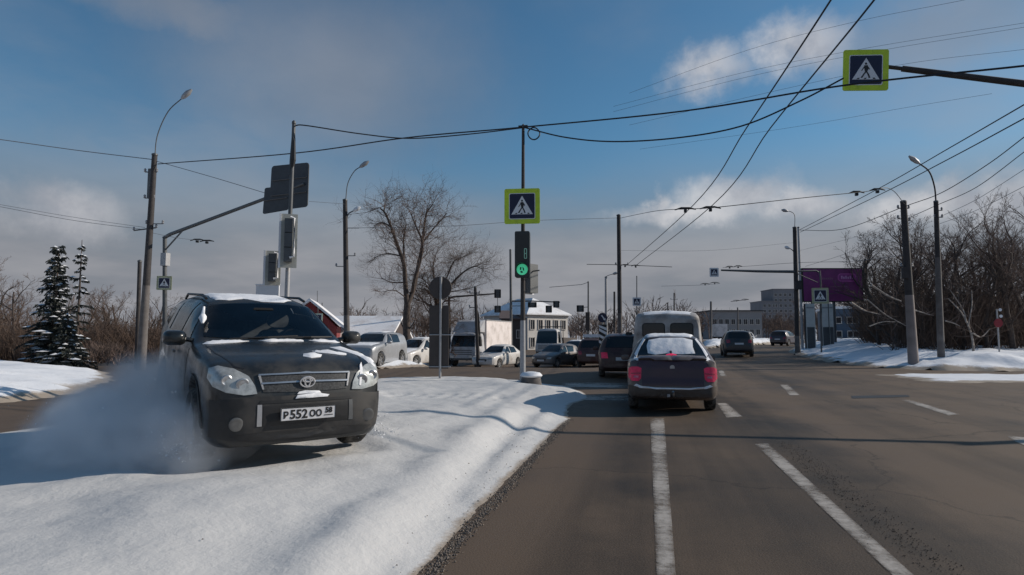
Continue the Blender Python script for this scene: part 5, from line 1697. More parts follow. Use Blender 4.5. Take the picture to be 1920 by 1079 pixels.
# white two-storey house at the crossroads: two faces in view
root, h, r = block('corner_house', 'white two storey house with snowy hip roof beyond the crossroads', 1035, 98, 8.0, 11, 5.3, YAW + R(38), M_wallw, 'hip', 2.6, .45)
root.location = foot(1028, 92) + Vector((0, 0, -.3))
windows(root, (-3.1, -.03, 4.0), (1, 0, 0), 5, 2, .75, 1.35, 1.55, -2.6, None)
windows(root, (4.03, .9, 4.0), (0, 1, 0), 6, 2, .85, 1.5, 1.8, -2.6, None)
MB().box((0, -.04, 5.25), (8.1, .14, .25)).build('cornice', M_wallw, root); MB().box((4.04, 5.5, 5.25), (.14, 11.1, .25)).build('cornice', M_wallw, root)
MB().box((.5, 5.5, 7.6), (.6, .6, 1.0)).build('chimney', M_walld, r)
# brown house behind the truck
root, h, r = block('brick_house', 'low brown house between the white truck and the white corner house', 963, 90, 3.6, 7, 4.6, YAW, M_brown, 'gable', 1.3, .3, mat('brown_roof', (.12, .09, .085), .8, var=.2))
windows(root, (-1, -.03, 2.6), (1, 0, 0), 2, 1, .7, 1.1, 1.8, 1, None)

# red pavilion and long low shop behind the off-road car
root, h, r = block('red_pavilion', 'red walled pavilion with steep snowy roof behind the dark car', 536, 44, 4.6, 3.6, 2.7, YAW - R(78), M_wallr, 'gable', 1.9, .55)
windows(root, (-1.1, -.03, 1.6), (1, 0, 0), 2, 1, .8, .9, 2.0, 1, None)
root, h, r = block('long_shop', 'long low shop under a snowy roof behind the parked silver car', 660, 46, 5.4, 6.5, 1.9, YAW - R(4), mat('shop_wall', (.075, .058, .055), .85, var=.2, scale=3), 'gable', 1.75, .3)
windows(root, (-1.6, -.03, 1.1), (1, 0, 0), 4, 1, .7, .6, 1.1, 1, None)
# olive arched porch at its left end
M_olive = mat('olive_arch', (.13, .12, .075), .8, var=.2, scale=3)
arch = [(-.55, 0), (-.55, 1.2)] + [(-.55 * math.cos(R(a)), 1.2 + .5 * math.sin(R(a))) for a in range(20, 161, 20)] + [(.55, 1.2), (.55, 0)]
g = foot(618, 44.5)
root = thing('arched_kiosk', 'olive arched kiosk in front of the left end of the long shop', 'kiosk', g, YAW)
MB().prism([(x, z * 1.12) for x, z in arch], 0, 1.2).build('shell', M_olive, root)
MB().prism([(x * .6, z * .8) for x, z in arch], -.03, .02).build('door', M_win, root)
arch2 = [(-.63, 1.35)] + [(-.63 * math.cos(R(a)), 1.40 + .58 * math.sin(R(a))) for a in range(0, 181, 15)] + [(.63, 1.35)]
MB().prism(arch2, -.05, 1.25).build('snow_cap', M_csnow, root)
crossing_sign('small white framed crossing sign beside the dark car windscreen', at(596, 597, 40), .62, YAW, 0, mat('pale_green_frame', (.55, .60, .45), .5))
root, b, t = pole('sign_post', 'thin post under the small white framed crossing sign', 'post', 596, 40.1, (596, 580), .03, .03, M_steel)
root, b, t = pole('lamp_pole', 'thin far lamp post behind the small white framed crossing sign', 'pole', 605, 58, (604, 570), .05, .04, M_steel)
root, b, t = pole('antenna_mast', 'hair thin antenna mast above the left shop roof', 'mast', 595, 70, (595, 547), .04, .03, M_steel)

# far right
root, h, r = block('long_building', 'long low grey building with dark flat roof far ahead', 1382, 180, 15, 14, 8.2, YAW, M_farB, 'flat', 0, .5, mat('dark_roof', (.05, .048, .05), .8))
windows(root, (-6.4, -.03, 2.4), (1, 0, 0), 8, 2, 1.1, 1.5, 1.8, 3.0, None)
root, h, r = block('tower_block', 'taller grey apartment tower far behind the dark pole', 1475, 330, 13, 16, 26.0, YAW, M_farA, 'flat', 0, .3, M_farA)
windows(root, (-5.2, -.03, 3.0), (1, 0, 0), 5, 8, 1.3, 1.5, 2.6, 2.9, None)
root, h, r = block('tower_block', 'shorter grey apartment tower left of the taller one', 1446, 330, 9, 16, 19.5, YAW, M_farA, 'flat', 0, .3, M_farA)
windows(root, (-3.0, -.03, 3.0), (1, 0, 0), 3, 6, 1.3, 1.5, 2.6, 2.9, None)
root, h, r = block('blue_building', 'blue clad building partly hidden under the billboard', 1602, 75, 5.6, 10, 4.3, YAW - R(20), mat('blue_cladding', (.055, .095, .15), .6, var=.15, scale=2), 'flat', 0, .2, M_csnow)
windows(root, (-1.9, -.03, 3.2), (1, 0, 0), 3, 2, 1.1, .7, 1.8, -1.7, None)

# billboard
BD = 46
g = foot(1567, BD, .3)
root = thing('billboard', 'purple billboard with pink rounded badge on two posts', 'billboard', g, YAW)
bw, bh = 114 * BD / F, 64 * BD / F
bz = at(1565, 535, BD).z - g.z
bx0 = (at(1565, 535, BD) - at(1567, 535, BD)).dot(RGT)
M_pur = mat('billboard_purple', (.20, .026, .14), .5, var=.25, scale=.7)
MB().box((bx0, 0, bz), (bw, .22, bh)).build('panel_box', M_black, root)
pn = MB().box((bx0, -.118, bz), (bw - .14, .01, bh - .14)).build('poster', M_pur, root)
def bpx(px, py):
    return ((px - 1565) * BD / F + bx0, (535 - py) * BD / F + bz)
cx, cz = bpx(1592, 521)
MB().prism([(cx + a, cz + b) for a, b in rrect(1.42, .62, .28, 6)], -.128, -.124).build('pink_badge', mat('badge_pink', (.50, .09, .34), .5), pn)
MB().prism([(cx + a, cz + b) for a, b in rrect(1.26, .48, .22, 6)], -.132, -.1285).build('badge_inner', mat('badge_dark_pink', (.30, .04, .22), .5), pn)
wv = MB()
for i in range(6):
    wv.box((cx - .40 + i * .16, -.135, cz + .02 * (-1) ** i), (.10, .004, .16 if i % 2 else .22))
wv.build('badge_lettering', mat('badge_light', (.62, .30, .52), .5), pn)
tx = MB()
for (px, py, w, h) in ((1553, 523, 1.0, .14), (1576, 538, 1.3, .10), (1575, 545, .5, .09)):
    x, z = bpx(px, py)
    n = int(w / .14)
    for i in range(n):
        tx.box((x - w / 2 + (i + .5) * w / n, -.126, z), (w / n * .72, .004, h * (1 if i % 3 else .8)))
tx.build('faint_lettering', mat('faint_pink', (.26, .10, .17), .5), pn)
for dx in (-1.1, 1.1):
    MB().tube([(bx0 + dx * .0 + (.1 if dx > 0 else -1.5), .06, -.4), (bx0 + (.1 if dx > 0 else -1.5), .06, bz)], .11, 8).build('post', M_steel, root, 60)
# pale info pylons under the billboard
for lab, px, w in (('left pale slab pylon standing under the billboard', 1521, .66), ('right pale slab pylon standing under the billboard', 1549, .50), ('narrow pale slab pylon at the right beneath the billboard', 1560, .30)):
    g = foot(px, 44, .1)
    zt = at(px, 570, 44).z - g.z
    root = thing('pylon', lab, 'sign', g, YAW, 'pale pylons below the billboard')
    MB().box((0, 0, zt / 2), (w, .15, zt)).build('slab', mat('pylon_pale', (.60, .60, .57), .6, var=.08), root)
    MB().box((0, -.02, zt - .28), (w * .8, .15, .10)).build('upper_band', M_galv, root)
    MB().box((0, -.02, zt * .28), (w * .8, .15, zt * .45)).build('lower_panel', M_steel, root)
    MB().box((-w / 2 - .03, 0, zt / 2), (.05, .18, zt)).build('edge_post', M_dark, root)

# ------------------------------------------------------------------ trees
def grow(seed, height, r0, lean=0.0, forks=2, levels=4, spread=.5, fork_h=.35, nchild=(7, 6, 5, 4), up=.25, twig_r=.006):
    rnd = random.Random(seed)
    tr, cr = MB(), MB()

    def branch(p, d, L, r, lev):
        n = {0: 7, 1: 6, 2: 4}.get(lev, 3)
        pts, rads = [p], [r]
        q = p.copy(); dd = d.copy()
        for i in range(n):
            wob = .10 if lev == 0 else .22
            dd = (dd + Vector((rnd.gauss(0, wob), rnd.gauss(0, wob), rnd.gauss(0, wob * .6) + up * .12 * (lev > 0)))).normalized()
            q = q + dd * (L / n)
            pts.append(q.copy()); rads.append(max(twig_r, r * (1 - (i + 1) / n * (.55 if lev == 0 else .75))))
        (tr if lev <= 1 else cr).tube(pts, rads, {0: 9, 1: 6, 2: 4}.get(lev, 3), cap=False)
        if lev >= levels:
            return
        k = nchild[lev]
        for j in range(k):
            t = (fork_h if lev == 0 else .22) + (1 - (fork_h if lev == 0 else .22)) * (j + rnd.random() * .9) / k
            t = min(t, .98)
            i = int(t * n); fpos = pts[i].lerp(pts[min(i + 1, n)], t * n - i)
            tang = (pts[min(i + 1, n)] - pts[i]).normalized()
            ax = Vector((rnd.gauss(0, 1), rnd.gauss(0, 1), rnd.gauss(0, .3))).normalized()
            ax = (ax - tang * ax.dot(tang)).normalized()
            sp = spread * rnd.uniform(.7, 1.35)
            nd = (tang * math.cos(sp) + ax * math.sin(sp) + Vector((0, 0, up * .5))).normalized()
            lr = rads[i] * rnd.uniform(.45, .72)
            ll = L * rnd.uniform(.42, .66) * (1.0 - .35 * t if lev == 0 else 1 - .3 * t)
            branch(fpos, nd, ll, max(lr, twig_r), lev + 1)
    branch(Vector((0, 0, -.15)), Vector((lean, 0, 1)).normalized(), height * .78, r0, 0)
    return tr, cr


def make_tree(name, label, loc, tr, cr, m1, m2, rz=0, sc=1.0, group=None, cat='tree'):
    root = thing(name, label, cat, loc, rz, group)
    root.scale = (sc,) * 3
    tr.build('trunk', m1, root, 60, fixn=False)
    cr.build('crown', m2, root, fixn=False)
    return root


# the big bare tree at left of centre
g = foot(764, 35)
tr, cr = MB(), MB()
def limb(pts, r0, r1, rnd, sub=7, L=1.6, d=35):
    P = catmull([at(x, y, d + dz) - g for x, y, dz in pts], 5)
    n = len(P) - 1
    tr.tube(P, [r0 + (r1 - r0) * i / n for i in range(n + 1)], 7, cap=False)
    def tw(p, dr, L, r, lev):
        q = [p]; dd = dr
        for i in range(4):
            dd = (dd + Vector((rnd.gauss(0, .25), rnd.gauss(0, .25), rnd.gauss(.03, .2)))).normalized(); q.append(q[-1] + dd * L / 4)
        cr.tube(q, [r, r * .8, r * .6, r * .45, r * .3], 4 if lev == 0 else 3, cap=False)
        if lev < 2:
            for k in range(7 if lev == 0 else 6):
                i = rnd.randint(1, 4)
                nd = (dd + Vector((rnd.gauss(0, .75), rnd.gauss(0, .75), rnd.gauss(.15, .55)))).normalized()
                tw(q[i], nd, L * rnd.uniform(.4, .75), r * .5, lev + 1)
    for k in range(int(sub * 1.7)):
        i = rnd.randint(max(1, n // 4), n)
        t = (P[i] - P[i - 1]).normalized()
        nd = (t * .7 + Vector((rnd.gauss(0, .7), rnd.gauss(0, .7), rnd.gauss(.2, .5)))).normalized()
        tw(P[i], nd, L * rnd.uniform(.6, 1.2), max(.012, r1 * .6), 0)


rnd = random.Random(3)
limb([(764, 690, 0), (763, 640, 0), (762, 600, 0), (764, 568, 0)], .24, .19, rnd, 0)
limb([(763, 572, 0), (760, 530, 0), (757, 495, -.3), (745, 460, -.5), (733, 425, -.8), (722, 400, -1), (712, 390, -1.2)], .16, .035, rnd, 14)
limb([(757, 500, -.3), (757, 470, .3), (757, 445, .8), (762, 420, 1)], .08, .03, rnd, 9)
limb([(765, 570, 0), (776, 540, .3), (784, 500, .5), (791, 465, .6), (795, 430, .5), (800, 400, .3), (812, 383, .2)], .15, .03, rnd, 16)
limb([(773, 550, .2), (778, 520, -.5), (788, 490, -.9), (792, 455, -1.2), (780, 425, -1.5), (770, 400, -1.5)], .11, .03, rnd, 13)
limb([(793, 455, .6), (812, 430, .9), (828, 412, 1), (838, 400, 1)], .06, .02, rnd, 10)
limb([(733, 425, -.8), (716, 418, -.6), (700, 424, -.5)], .05, .015, rnd, 7, 1.2)
limb([(750, 480, -.4), (725, 476, 0), (700, 484, .2)], .05, .015, rnd, 6, 1.2)
limb([(760, 530, 0), (735, 530, .6), (715, 522, .8)], .045, .015, rnd, 6, 1.2)
limb([(763, 560, 0), (740, 545, -.7), (716, 548, -1)], .04, .012, rnd, 5, 1.0)
limb([(766, 620, 0), (776, 605, -.2), (780, 590, -.4)], .05, .02, rnd, 6, .9)
make_tree('bare_tree', 'tallest bare tree standing by the parked cars left of the truck', g, tr, cr, M_bark, M_twig)
# the lower spreading tree behind the round sign
tr, cr = MB(), MB(); g = foot(818, 40)
limb2 = [([(818, 690, 0), (816, 620, 0), (822, 560, 0)], .16, .12, 8), ([(822, 565, 0), (845, 535, .3), (870, 510, .5), (890, 500, .5), (905, 505, .4)], .09, .02, 18),
         ([(820, 575, 0), (815, 530, .4), (812, 500, .5), (820, 470, .5)], .09, .02, 18), ([(822, 560, 0), (838, 520, -.7), (852, 490, -1), (875, 480, -1)], .07, .02, 16),
         ([(821, 590, 0), (790, 560, -.4), (775, 535, -.7)], .05, .02, 12), ([(818, 600, 0), (800, 580, .7), (790, 560, 1)], .05, .02, 12), ([(830, 550, 0), (860, 545, .6), (885, 540, .8)], .05, .015, 10),
         ([(818, 640, 0), (800, 615, .7), (792, 590, 1)], .05, .02, 14), ([(818, 640, 0), (838, 615, .7), (842, 590, 1)], .05, .02, 14)]
for pts, r0, r1, k in limb2:
    limb(pts, r0, r1, rnd, k, 1.5, 40)
make_tree('bare_tree', 'lower reddish brown bare tree spreading behind the round sign back', g, tr, cr, M_bark, M_twig2)

# thicket on the right
protos = [(grow(11, 9.5, .20, .05, nchild=(9, 6, 5, 4), spread=.55, fork_h=.22)), (grow(12, 8.0, .16, -.12, nchild=(10, 6, 5, 4), spread=.7, fork_h=.15)),
          (grow(13, 10.5, .22, .0, nchild=(9, 6, 5, 4), spread=.45, fork_h=.25)), (grow(14, 6.5, .11, .1, nchild=(10, 6, 5, 3), spread=.75, fork_h=.08))]
PM = []
GT = 'bare trees of the thicket on the right'
kinds = ['tall slim bare tree in the thicket on the right', 'spreading bare tree in the thicket on the right', 'tallest upright bare tree in the thicket on the right', 'low many stemmed bare tree in the thicket on the right']
made = {}
spots = [(1905, 33, 2, .76, 1, 'tall bare tree with upright limbs right of the red marker post'), (1870, 36, 0, .86, 2, 'tall slim bare tree directly behind the red marker post'),
         (1800, 36, 0, .86, 3, 'slim bare tree of the front row just right of the lamp pole'), (1775, 40, 1, .95, 4, 'spreading bare tree directly behind the swan neck lamp pole'),
         (1735, 37, 1, 1.0, 5, 'spreading bare tree between the thick concrete pole and the lamp pole'), (1700, 40, 0, .85, 6, 'slim bare tree close behind the thick concrete pole'),
         (1672, 44, 1, 1.25, 7, 'spreading bare tree behind the small dark shrub, left of the thick pole'), (1650, 40, 3, 1.0, 8, 'low many stemmed bare tree nearest the right end of the billboard'),
         (1650, 48, 1, 1.4, 9, 'wide bare tree rising just right of the purple billboard'), (1830, 42, 2, .85, 10, 'upright bare tree midway between the lamp pole and the red marker post'),
         (1945, 34, 2, .74, 11, 'upright bare tree cut off by the right edge, front row'), (1690, 36, 3, 1.1, 12, 'low bushy bare tree immediately left of the thick concrete pole'),
         (1740, 34, 3, 1.0, 13, 'low bushy bare tree in front between the thick pole and the lamp pole'), (1800, 34, 3, 1.0, 14, 'low bushy bare tree in front just right of the lamp pole'),
         (1850, 33, 3, 1.05, 15, 'low bushy bare tree in front just left of the red marker post'), (1900, 40, 1, 1.0, 16, 'spreading bare tree behind the tall one right of the red marker post')]
GB = 'bare trees deep in the thicket on the right'
spots += [(px, d, k, sc, sd, None) for px, d, k, sc, sd in ((1720, 50, 2, .95, 17), (1790, 52, 2, .9, 18), (1860, 50, 1, 1.1, 19), (1940, 44, 0, 1.1, 20), (1655, 56, 3, 1.5, 21), (1625, 60, 3, 1.4, 22), (1690, 58, 1, 1.0, 23), (1760, 46, 3, 1.4, 24), (1830, 38, 3, 1.2, 25), (1885, 46, 3, 1.5, 26))]
for px, d, k, sc, sd, lab in spots:
    loc = foot(px, d, .1)
    if k not in made:
        o = make_tree('bare_tree', lab, loc, protos[k][0], protos[k][1], M_bark, M_twig if k != 3 else M_twig2, sd * 1.7, sc, GT)
        made[k] = o
    else:
        o = dup(made[k], loc, sd * 1.7, lab or 'bare tree standing deep in the thicket behind its front row', sc)
        o['group'] = GT if lab else GB


def brush(name, place, n, hmin, hmax, material):
    """dense undergrowth nobody could count: bundles of fine stems"""
    mb = MB()
    for _ in range(n):
        b = place()
        h = random.uniform(hmin, hmax)
        for j in range(random.randint(5, 8)):
            d = Vector((random.gauss(0, .35), random.gauss(0, .35), 1)).normalized()
            q = [b]
            for i in range(4):
                d = (d + Vector((random.gauss(0, .18), random.gauss(0, .18), .05))).normalized()
                q.append(q[-1] + d * h / 4)
            mb.tube(q, [.022, .017, .013, .010, .007], 3, cap=False)
            for i in range(4):
                k = random.randint(1, 3)
                dd = (d + Vector((random.gauss(0, .6), random.gauss(0, .6), random.gauss(0, .3)))).normalized()
                mb.tube([q[k], q[k] + dd * h * .18, q[k] + dd * h * .3 + Vector((0, 0, h * .05))], [.010, .008, .005], 3, cap=False)
    return tag(mb.build(name, material, fixn=False), kind='stuff')


def rbrush():
    px = random.uniform(1625, 2050); d = random.uniform(33, 62)
    if px < 1680: d = random.uniform(42, 62)
    return foot(px, d, .1)


brush('undergrowth', rbrush, 760, 1.8, 4.6, M_twig2)
# pale branches of fallen trees in it
def pale(label, polys, d):
    p0 = at(polys[0][0][0], polys[0][0][1], d)
    root = thing('fallen_tree', label, 'tree', p0)
    for i, pl in enumerate(polys):
        P = catmull([at(x, y, d + j * .3) for j, (x, y) in enumerate(pl)], 5)
        n = len(P) - 1
        MB(p0).tube(P, [(.06 if i == 0 else .038) * (1 - .6 * k / n) for k in range(n + 1)], 6).build('trunk' if i == 0 else 'limb', M_palebark, root, 60)
        tw = MB(p0)
        for _ in range(9):
            k = random.randint(2, n); dr = Vector((random.gauss(0, .6), random.gauss(0, .3), random.gauss(.3, .5))).normalized()
            q = P[k] + dr * .35
            tw.tube([P[k], q, q + (dr + Vector((random.gauss(0, .4), 0, .3))) * .35], [.018, .012, .006], 4, cap=False)
        tag(tw.build('twigs', M_twig, root, fixn=False), kind='stuff')


pale('pale leaning trunk with snow lit limbs between the lamp pole and far right post', [[(1826, 672), (1822, 630), (1805, 590), (1778, 560)], [(1812, 605), (1805, 580), (1782, 545)], [(1815, 612), (1822, 575), (1822, 545)], [(1824, 625), (1840, 632), (1856, 617)]], 30.5)
pale('pale fallen trunk slanting down from the billboard to the thick pole', [[(1634, 535), (1665, 555), (1690, 565)], [(1626, 562), (1660, 590), (1700, 612)]], 31)
pale('pale low branches lying behind the thick concrete pole', [[(1596, 568), (1620, 582), (1650, 590)], [(1630, 612), (1655, 604), (1680, 604)], [(1715, 582), (1735, 588), (1750, 592)], [(1773, 602), (1790, 607), (1800, 612)]], 31.5)
g = foot(1672, 33, .3)
tr, cr = grow(31, 1.5, .05, 0, nchild=(8, 4, 3, 0), levels=3, spread=.7, fork_h=.2)
make_tree('shrub', 'small dark shrub in the snow left of the thick concrete pole', g, tr, cr, M_bark, M_twig, cat='shrub')

# left: spruce with snow, young larch, bare trees, brush
def spruce(label, px, d, top_py, seed, wid, dens=1.0, snowy=.8, lx=0.0, holes=0.0):
    rnd = random.Random(seed)
    g = foot(px, d, .15)
    h = at(px, top_py, d).z - g.z
    root = thing('spruce_tree', label, 'tree', g)
    MB().tube([(0, 0, -.2), (0.02, 0, h * .5), (0, 0, h)], [.09, .05, .012], 7).build('trunk', M_bark, root, 60)
    nd, sn = MB(), MB()
    z = .15
    while z < h * .985:
        f = 1 - z / h
        L = wid * (.10 + .90 * f ** 1.1) * rnd.uniform(.65, 1.15)
        if .45 < z / h < .62: L *= 1 - holes
        n = max(4, int((9 * f + 4) * dens))
        a0 = rnd.random() * 6.28
        for k in range(n):
            a = a0 + 2 * math.pi * k / n + rnd.gauss(0, .2)
            l = L * rnd.uniform(.6, 1.15)
            u = Vector((math.cos(a), math.sin(a), 0)); w = Vector((-u.y, u.x, 0))
            base = Vector((0, 0, max(.05, z + rnd.gauss(0, .09))))
            lift = .25 if f < .25 else -.12
            mid = base + u * l * .55 + Vector((0, 0, lift * l * .3)); tip = base + u * l + Vector((0, 0, lift * l - .10 * l + rnd.gauss(0, .05)))
            nd.tube([base, mid, tip], [.02, .015, .006], 3, cap=False)
            # needle sprays: flat drooping twigs both sides
            m = int(6 + 8 * l)
            for i in range(m):
                t = .12 + .88 * i / m
                p = (base.lerp(mid, t * 2) if t < .5 else mid.lerp(tip, t * 2 - 1)) + Vector((0, 0, rnd.gauss(0, .02)))
                for s in (1, -1):
                    q = p + w * s * (.05 + .16 * l * (1 - t * .6)) * rnd.uniform(.6, 1.2) + u * .10 * rnd.uniform(.4, 1.3) + Vector((0, 0, -rnd.uniform(.02, .11)))
                    b = (q - p) * .25; e = Vector((0, 0, rnd.uniform(.02, .05)))
                    pw = u * rnd.uniform(.022, .05)
                    nd.add([p - pw * .7, p + pw * .7, q + pw * .3, q - pw * .3], [(0, 1, 2, 3)])
                    nd.add([p - e * .6 - pw * .2, p + e * .2, q + e * .2 - u * .01, q - e * 1.2], [(0, 1, 2, 3)])
                # pads of snow along the bough
            if rnd.random() < snowy * .62:
                c = base.lerp(tip, rnd.uniform(.55, .8)) + Vector((0, 0, .035))
                rl, rw = l * rnd.uniform(.22, .42) + .03, l * rnd.uniform(.10, .22) + .04
                vs = []
                for i in range(8):
                    an = 2 * math.pi * i / 8
                    rr_ = rnd.uniform(.7, 1.15)
                    vs.append(c + u * rl * math.cos(an) * rr_ + w * rw * math.sin(an) * rr_ + Vector((0, 0, -.03 + lift * .3 * rl * math.cos(an))))
                vs.append(c + Vector((0, 0, .035)))
                sn.add(vs, [(i, (i + 1) % 8, 8) for i in range(8)] + [tuple(range(7, -1, -1))])
        z += (.085 + .085 * f) / max(dens, .3) * rnd.uniform(.8, 1.2)
    cw = nd.build('crown', M_needle, root, fixn=False)
    tag(sn.build('snow_pads', M_csnow, cw, 60), kind='stuff')
    return root


spruce('dense snow laden spruce at far left on the verge', 97, 26, 462, 5, 1.5, .9, 1.0, holes=.3)
spruce('low wide snow laden young spruce joined to the right foot of the tall one', 122, 25.5, 590, 6, 1.25, .95, .95)
spruce('thin sparse young conifer with few boughs right of the dense spruce', 141, 29, 450, 8, 1.0, .16, .9, holes=.0)

made2 = {}
GL = 'bare trees of the wood at far left'
for px, d, k, sc, sd, lab in [
        (190, 44, 1, .72, 41, 'spreading bare tree midway between the snowy spruces and the leaning pole'), (225, 46, 3, .9, 42, 'low bushy bare tree just left of the tall leaning pole'),
        (160, 48, 0, .6, 43, 'slim bare tree right behind the sparse young conifer'), (60, 50, 1, .8, 44, 'spreading bare tree behind the left side of the dense spruce'),
        (20, 46, 2, .72, 45, 'upright bare tree in the wood left of the spruces'), (-25, 42, 0, .8, 46, 'slim bare tree at the very left end of the wood'),
        (250, 50, 1, .62, 47, 'small spreading bare tree right behind the tall leaning pole'), (100, 54, 2, .6, 48, 'upright bare tree hidden behind the dense spruce'),
        (285, 56, 3, 1.0, 49, 'low bushy bare tree between the leaning pole and the sign mast'), (330, 60, 1, .6, 50, 'small bare tree behind the roof of the dark snowy car'),
        (30, 38, 3, .9, 51, 'low bushy bare tree in front at far left before the spruces'), (205, 40, 3, .7, 52, 'low bushy bare tree in front of the wood right of the spruces')]:
    o = dup(made[k], foot(px, d, .0), sd * 1.3, lab, sc); o['group'] = GL


def lbrush():
    return foot(random.uniform(-120, 300), random.uniform(34, 62), 0)


brush('left_undergrowth', lbrush, 620, 1.4, 3.4, M_twig2)


def verge_weed():
    return foot(random.uniform(150, 250), random.uniform(26, 31), .2)


brush('verge_weeds', verge_weed, 26, .5, 1.2, M_twig)
# distant wood along the horizon
def far_wood():
    px = random.choice([random.uniform(1060, 1330), random.uniform(1330, 1500), random.uniform(640, 1000), random.uniform(1500, 1640)])
    d = random.uniform(120, 220)
    if 1330 < px < 1500: d = random.uniform(200, 230)
    return foot(px, d, 0)


def far_trees(name, n):
    mb = MB()
    for _ in range(n):
        b = far_wood(); h = random.uniform(5.5, 9.5)
        mb.tube([b, b + Vector((random.gauss(0, .3), 0, h * .6))], [.16, .08], 4, cap=False)
        for j in range(16):
            z = h * random.uniform(.15, .7)
            d = Vector((random.gauss(0, .6), random.gauss(0, .6), .8)).normalized()
            p = b + Vector((0, 0, z)); L = h * random.uniform(.25, .42)
            q = [p, p + d * L * .5, p + d * L + Vector((0, 0, .3))]
            mb.tube(q, [.07, .05, .025], 3, cap=False)
            for i in range(4):
                e = (d + Vector((random.gauss(0, .6), random.gauss(0, .6), random.gauss(.1, .4)))).normalized()
                s = q[1].lerp(q[2], random.random())
                mb.tube([s, s + e * L * .4], [.045, .025], 3, cap=False)
    return tag(mb.build(name, M_twig, fixn=False), kind='stuff')


far_trees('distant_wood', 330)

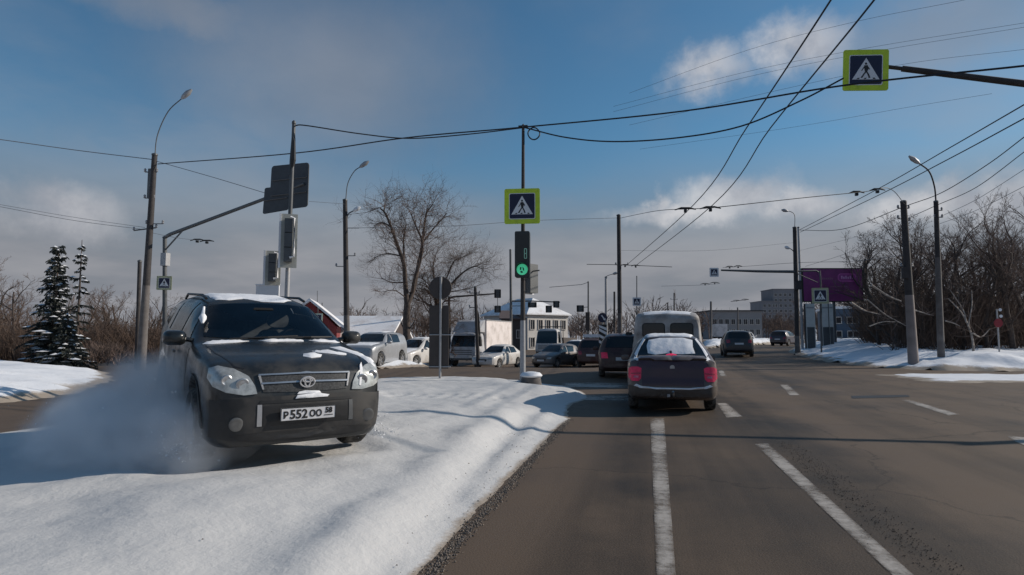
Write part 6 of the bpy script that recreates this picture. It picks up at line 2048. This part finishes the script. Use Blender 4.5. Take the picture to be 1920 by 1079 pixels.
# ------------------------------------------------------------------ snow spray thrown up by the off-road car
def spray():
    ctr = CAR_POS + Vector((0, 0, .75)) + CAR_FWD * .2
    left = Vector((-CAR_FWD.y, CAR_FWD.x, 0))         # the car's left; the plume is on its right
    c0 = CAR_POS - left * 1.9 + CAR_FWD * -.1 + Vector((0, 0, .80))
    bm = bmesh.new()
    bmesh.ops.create_icosphere(bm, subdivisions=4, radius=1.0)
    rot = Matrix.Rotation(CAR_RZ, 3, 'Z')
    for v in bm.verts:
        p = v.co.copy()
        v.co = rot @ Vector((p.x * 2.9, p.y * 2.3, p.z * 1.25))
    me = bpy.data.meshes.new('snow_spray'); bm.to_mesh(me); bm.free()
    m = bpy.data.materials.new('snow_spray'); m.use_nodes = True
    nt = m.node_tree; nt.nodes.clear(); N, L = nt.nodes.new, nt.links.new
    tc = N('ShaderNodeTexCoord')
    rotn = N('ShaderNodeMapping'); rotn.vector_type = 'POINT'; rotn.inputs['Rotation'].default_value = (0, 0, -CAR_RZ)
    L(tc.outputs['Object'], rotn.inputs[0])
    nz = N('ShaderNodeTexNoise'); nz.inputs['Scale'].default_value = 2.6; nz.inputs['Detail'].default_value = 9; nz.inputs['Roughness'].default_value = .66
    L(rotn.outputs[0], nz.inputs['Vector'])
    lobes = []
    for (x, y, z, rx, ry, rz_, a) in ((1.1, .95, -.55, 1.0, .9, .7, 1.0), (.1, .5, -.55, 1.5, 1.1, .75, .85), (-.9, .4, -.5, 1.2, .9, .7, .5), (.5, .95, -.1, 1.2, .6, .7, .30), (-.8, .8, -.05, 1.4, .7, .6, .22), (1.5, 1.0, -.5, .7, .6, .6, 1.0)):
        s = N('ShaderNodeVectorMath'); s.operation = 'SUBTRACT'; L(rotn.outputs[0], s.inputs[0]); s.inputs[1].default_value = (x, y, z)
        k = N('ShaderNodeVectorMath'); k.operation = 'DIVIDE'; L(s.outputs[0], k.inputs[0]); k.inputs[1].default_value = (rx, ry, rz_)
        l = N('ShaderNodeVectorMath'); l.operation = 'LENGTH'; L(k.outputs[0], l.inputs[0])
        r = N('ShaderNodeMapRange'); r.interpolation_type = 'SMOOTHSTEP'; L(l.outputs['Value'], r.inputs[0]); r.inputs[1].default_value = 1.0; r.inputs[2].default_value = .1
        r.inputs[4].default_value = a
        lobes.append(r.outputs[0])
    o = lobes[0]
    for q in lobes[1:]:
        mx = N('ShaderNodeMath'); mx.operation = 'MAXIMUM'; L(o, mx.inputs[0]); L(q, mx.inputs[1]); o = mx.outputs[0]
    nr = N('ShaderNodeMapRange'); L(nz.outputs['Fac'], nr.inputs[0]); nr.inputs[1].default_value = .44; nr.inputs[2].default_value = .66; nr.inputs[3].default_value = 0.10; nr.inputs[4].default_value = 1
    mu = N('ShaderNodeMath'); mu.operation = 'MULTIPLY'; L(o, mu.inputs[0]); L(nr.outputs[0], mu.inputs[1])
    m2 = N('ShaderNodeMath'); m2.operation = 'MULTIPLY'; L(mu.outputs[0], m2.inputs[0]); m2.inputs[1].default_value = 26.0
    pv = N('ShaderNodeVolumePrincipled'); pv.inputs['Color'].default_value = (.985, .985, .99, 1); pv.inputs['Anisotropy'].default_value = .2
    L(m2.outputs[0], pv.inputs['Density'])
    out = N('ShaderNodeOutputMaterial'); L(pv.outputs[0], out.inputs['Volume'])
    me.materials.append(m)
    ob = link('snow_spray', me); ob.location = c0
    tag(ob, 'blue grey cloud of powder snow thrown up beside the dark car', kind='stuff')
    # flying clumps
    mb = MB()
    for _ in range(1500):
        u = random.random() ** 1.5                                   # 0 at the front wheel, 1 at the tail of the plume
        x, y = 1.5 - 3.4 * u + random.gauss(0, .22), .95 - 1.5 * u * random.random() + random.gauss(0, .12)
        z = .22 + abs(random.gauss(0, .16 + .34 * u * (1.3 - u)))
        p = CAR_POS - left * 1.9 + CAR_FWD * x + left * y + Vector((0, 0, z))
        s = random.uniform(.003, .009) * (2.0 if random.random() < .06 * (1 - u) else 1)
        dr = (-CAR_FWD * .8 - left * .5 + Vector((0, 0, .5))) * s * 1.4
        vs = [p + dr, p - dr * .6, p + Vector((random.gauss(0, s), random.gauss(0, s), random.gauss(0, s))), p + Vector((random.gauss(0, s), random.gauss(0, s), random.gauss(0, s)))]
        mb.add(vs, [(0, 1, 2), (0, 2, 3), (0, 3, 1), (1, 3, 2)])
    for sgn, cx in ((1, 1.5), (-1, 1.5)):
        for _ in range(260):
            p = CAR_POS + left * (sgn * .98 + random.gauss(0, .12)) + CAR_FWD * (cx + random.gauss(0, .25)) + Vector((0, 0, .28 + abs(random.gauss(0, .12))))
            s = random.uniform(.003, .009)
            vs = [p + Vector((random.gauss(0, s), random.gauss(0, s), random.gauss(0, s))) for _ in range(4)]
            mb.add(vs, [(0, 1, 2), (0, 2, 3), (0, 3, 1), (1, 3, 2)])
    tag(mb.build('flying_snow_clumps', M_csnow), kind='stuff')


spray()
